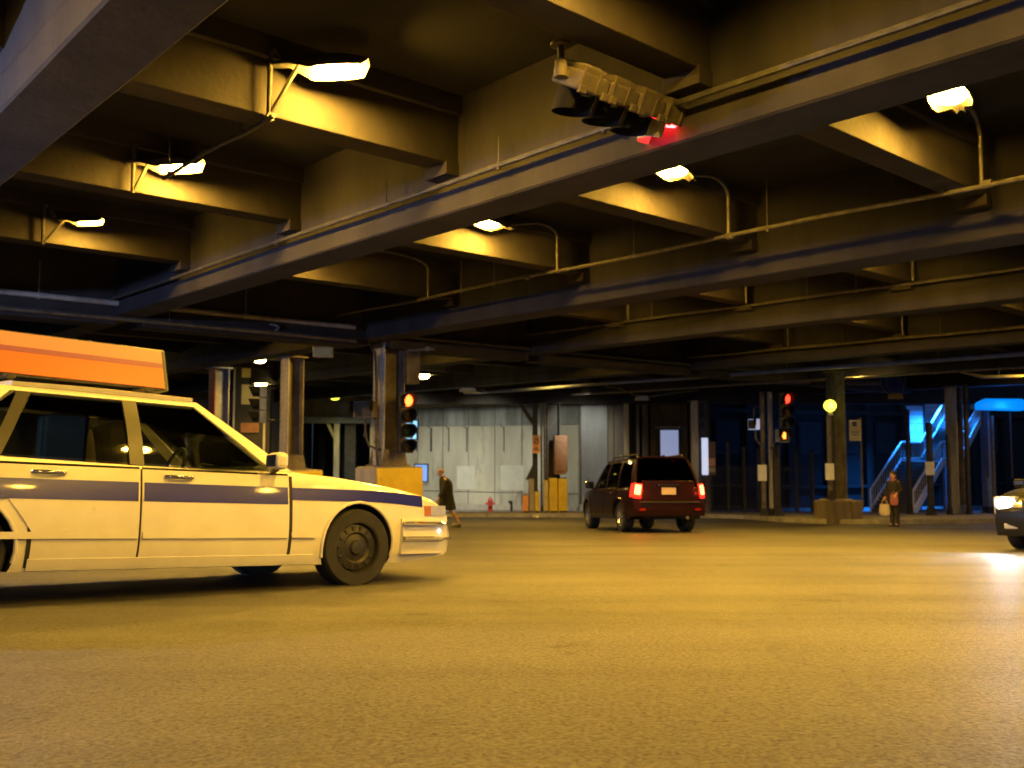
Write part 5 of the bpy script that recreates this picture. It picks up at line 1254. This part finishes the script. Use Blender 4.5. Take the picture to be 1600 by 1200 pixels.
# the walker: stooped, heading left (-x local forward = +x)
def make_walker():
    root = thing('person', 'person in a dark knee length coat walking left before the pale wall', 'person')
    J = {'pelvis': ((0, 0, .9), .13), 'belly': ((.0, 0, 1.05), .135), 'chest': ((.04, 0, 1.30), .15), 'neck': ((.12, 0, 1.47), .055), 'head0': ((.16, 0, 1.53), .065), 'head1': ((.18, 0, 1.61), .088), 'head2': ((.175, 0, 1.69), .07), 'nose': ((.272, 0, 1.60), .016)}
    for s_, sy, ph in (('L', 1, -1), ('R', -1, 1)):
        J['hip'+s_] = ((0, sy*.1, .86), .1); J['knee'+s_] = ((ph*.17+.05, sy*.1, .48), .058); J['calf'+s_] = ((ph*.23-(.0 if ph > 0 else .03), sy*.1, .33), .054)
        J['ankle'+s_] = ((ph*.27-(0 if ph > 0 else .08), sy*.1, .09 if ph > 0 else .13), .034); J['toe'+s_] = ((ph*.27+.13-(0 if ph > 0 else .08), sy*.1, .04 if ph > 0 else .05), .028)
        J['sho'+s_] = ((.05, sy*.19, 1.38), .068); J['elb'+s_] = ((-ph*.12+.02, sy*.25, 1.1), .05); J['wri'+s_] = ((-ph*.12+.14, sy*.24, .88), .032)
        pl = Vector((-ph*.12+.17, sy*.24, .82)); J['palm'+s_] = (pl, .03); hand(J, s_, pl, (.2, 0, -1), (1, 0, .1))
    skin_body('body', J, BONES, M['skin'], root)
    cb_ = loft(root, 'coat', [((-.02, 0, .52), .27, .25), ((-.02, 0, .6), .265, .245), ((-.01, 0, .8), .225, .225), ((0, 0, 1.0), .195, .21), ((.01, 0, 1.18), .2, .225), ((.03, 0, 1.34), .19, .235), ((.06, 0, 1.42), .15, .19), ((.1, 0, 1.475), .085, .09), ((.115, 0, 1.5), .075, .078)], M['coat'], 22, .03)
    for s_, sy, ph in (('L', 1, -1), ('R', -1, 1)):
        m = MB(); m.tube([J['sho'+s_][0], Vector(J['sho'+s_][0]).lerp(Vector(J['elb'+s_][0]), .5), J['elb'+s_][0], Vector(J['elb'+s_][0]).lerp(Vector(J['wri'+s_][0]), .9)], [.095, .085, .078, .062], 12); m.build('sleeve', M['coat'], root, smooth=60)
        shoe(root, J['ankle'+s_][0], J['toe'+s_][0], M['shoe'])
    m = MB(); ellip(m, (.165, 0, 1.655), (.098, .09, .075)); m.build('hair', M['hair_pale'], root, smooth=60)
    for sy in (-1, 1):
        m = MB(); ellip(m, (.17, sy*.09, 1.6), (.022, .01, .034), 8, 6); m.build('ear', M['skin'], root, smooth=60)
        m = MB(); ellip(m, (.258, sy*.032, 1.625), (.012, .014, .008), 8, 6); m.build('eye', M['ink'], root, smooth=60)
    m = MB(); m.box((.262, 0, 1.555), (.012, .05, .01)); m.build('mouth', M['pink'], root)
    return root
wk = make_walker(); p = px(697, 820, 27.3); wk.location = (p.x, 27.3, G(27.3)); wk.rotation_euler = (0, 0, R(196)); wk.scale = (.98,)*3
def make_woman():
    root = thing('person', 'person in dark clothes standing at the kerb before the blue stairs', 'person')
    J = {'pelvis': ((0, 0, .88), .12), 'belly': ((.0, 0, 1.02), .115), 'chest': ((.0, 0, 1.25), .125), 'neck': ((.01, 0, 1.42), .045), 'head0': ((.03, 0, 1.47), .058), 'head1': ((.035, 0, 1.54), .08), 'head2': ((.03, 0, 1.61), .066), 'nose': ((.122, 0, 1.53), .013)}
    for s_, sy in (('L', 1), ('R', -1)):
        J['hip'+s_] = ((0, sy*.09, .84), .088); J['knee'+s_] = ((.02, sy*.085, .47), .054); J['calf'+s_] = ((.0, sy*.085, .33), .05)
        J['ankle'+s_] = ((-.02, sy*.085, .09), .032); J['toe'+s_] = ((.11, sy*.1, .035), .026)
        J['sho'+s_] = ((0, sy*.165, 1.33), .056); J['elb'+s_] = ((-.02, sy*.23, 1.08), .043); J['wri'+s_] = ((.16, sy*.2, 1.0) if sy > 0 else (.06, sy*.25, .86), .028)
        w_ = Vector(J['wri'+s_][0]); pl = w_+Vector((.05, 0, -.03)); J['palm'+s_] = (pl, .027); hand(J, s_, pl, (.6, 0, -.7), (.3, -sy, .3), .010)
    skin_body('body', J, BONES, M['skin'], root)
    loft(root, 'jacket', [((0, 0, .74), .17, .2), ((0, 0, .9), .165, .195), ((0, 0, 1.05), .145, .17), ((0, 0, 1.22), .155, .19), ((0, 0, 1.33), .13, .185), ((.005, 0, 1.385), .08, .1), ((.01, 0, 1.42), .06, .062)], M['cloth_black'], 20, .02)
    for s_, sy in (('L', 1), ('R', -1)):
        m = MB(); m.tube([J['sho'+s_][0], Vector(J['sho'+s_][0]).lerp(Vector(J['elb'+s_][0]), .5), J['elb'+s_][0], Vector(J['elb'+s_][0]).lerp(Vector(J['wri'+s_][0]), .9)], [.078, .068, .06, .045], 12); m.build('sleeve', M['cloth_black'], root, smooth=60)
        m = MB(); m.tube([(0, sy*.08, .88), (.0, sy*.09, .8), J['knee'+s_][0], J['calf'+s_][0], (-.02, sy*.085, .07)], [.1, .11, .078, .072, .06], 12); m.build('trouser_leg', M['cloth_black'], root, smooth=60)
        shoe(root, J['ankle'+s_][0], J['toe'+s_][0], M['shoe'])
        m = MB(); ellip(m, (.108, sy*.03, 1.555), (.01, .013, .008), 8, 6); m.build('eye', M['ink'], root, smooth=60)
        m = MB(); ellip(m, (.03, sy*.082, 1.53), (.02, .01, .03), 8, 6); m.build('ear', M['skin'], root, smooth=60)
    m = MB(); m.box((.112, 0, 1.49), (.012, .045, .01)); m.build('mouth', M['pink'], root)
    m = MB(); ellip(m, (.005, 0, 1.585), (.1, .095, .085)); ellip(m, (-.045, 0, 1.48), (.06, .09, .13)); m.build('hair', M['hair_dark'], root, smooth=60)
    m = MB(); loft(root, 'scarf', [((.02, 0, 1.36), .09, .1), ((.025, 0, 1.41), .085, .09), ((.02, 0, 1.45), .07, .07)], M['pink'], 16, .05)
    return root
wo = make_woman(); p = px(1398, 820, 28.2); WR = R(215); wo.location = (p.x, 28.2, G(28.2)); wo.rotation_euler = (0, 0, WR)
def in_woman(v): return Matrix.Translation(wo.location) @ Matrix.Rotation(WR, 4, 'Z') @ Vector(v)
def tote(name, label, c, w, h, d_, mat, strap):
    o = thing(name, label, 'bag', in_woman(c), WR)
    m = MB(); rows = []
    for k, f_ in ((0, .6), (.08, .95), (.35, 1.08), (.7, 1.0), (1, .9)):
        rows.append([((d_*f_/2)*math.cos(2*math.pi*j/16)*(1 if abs(math.cos(2*math.pi*j/16)) > .2 else 1), (w*f_/2)*math.sin(2*math.pi*j/16), -h+h*k) for j in range(17)])
    m.grid(rows); m.grid([[(0, 0, -h)]*17, rows[0]]); m.build('bag_body', M[mat], o, smooth=60)
    m = MB(); m.tube([(0, -w*.3, -.02), (0, -w*.2, strap*.7), (0, 0, strap), (0, w*.2, strap*.7), (0, w*.3, -.02)], .011, 6); m.build('strap', M[mat], o, smooth=50)
tote('tote_bag', 'pale canvas tote bag hanging from the hand of the standing person', (.11, -.25, .66), .34, .36, .14, 'bag', .15)
tote('shoulder_bag', 'pink bag carried before the body of the standing person', (.2, .13, .98), .26, .34, .1, 'pink', .06)

for nm in list(bpy.data.objects):
    if nm.name.startswith('tmp'): bpy.data.objects.remove(nm)
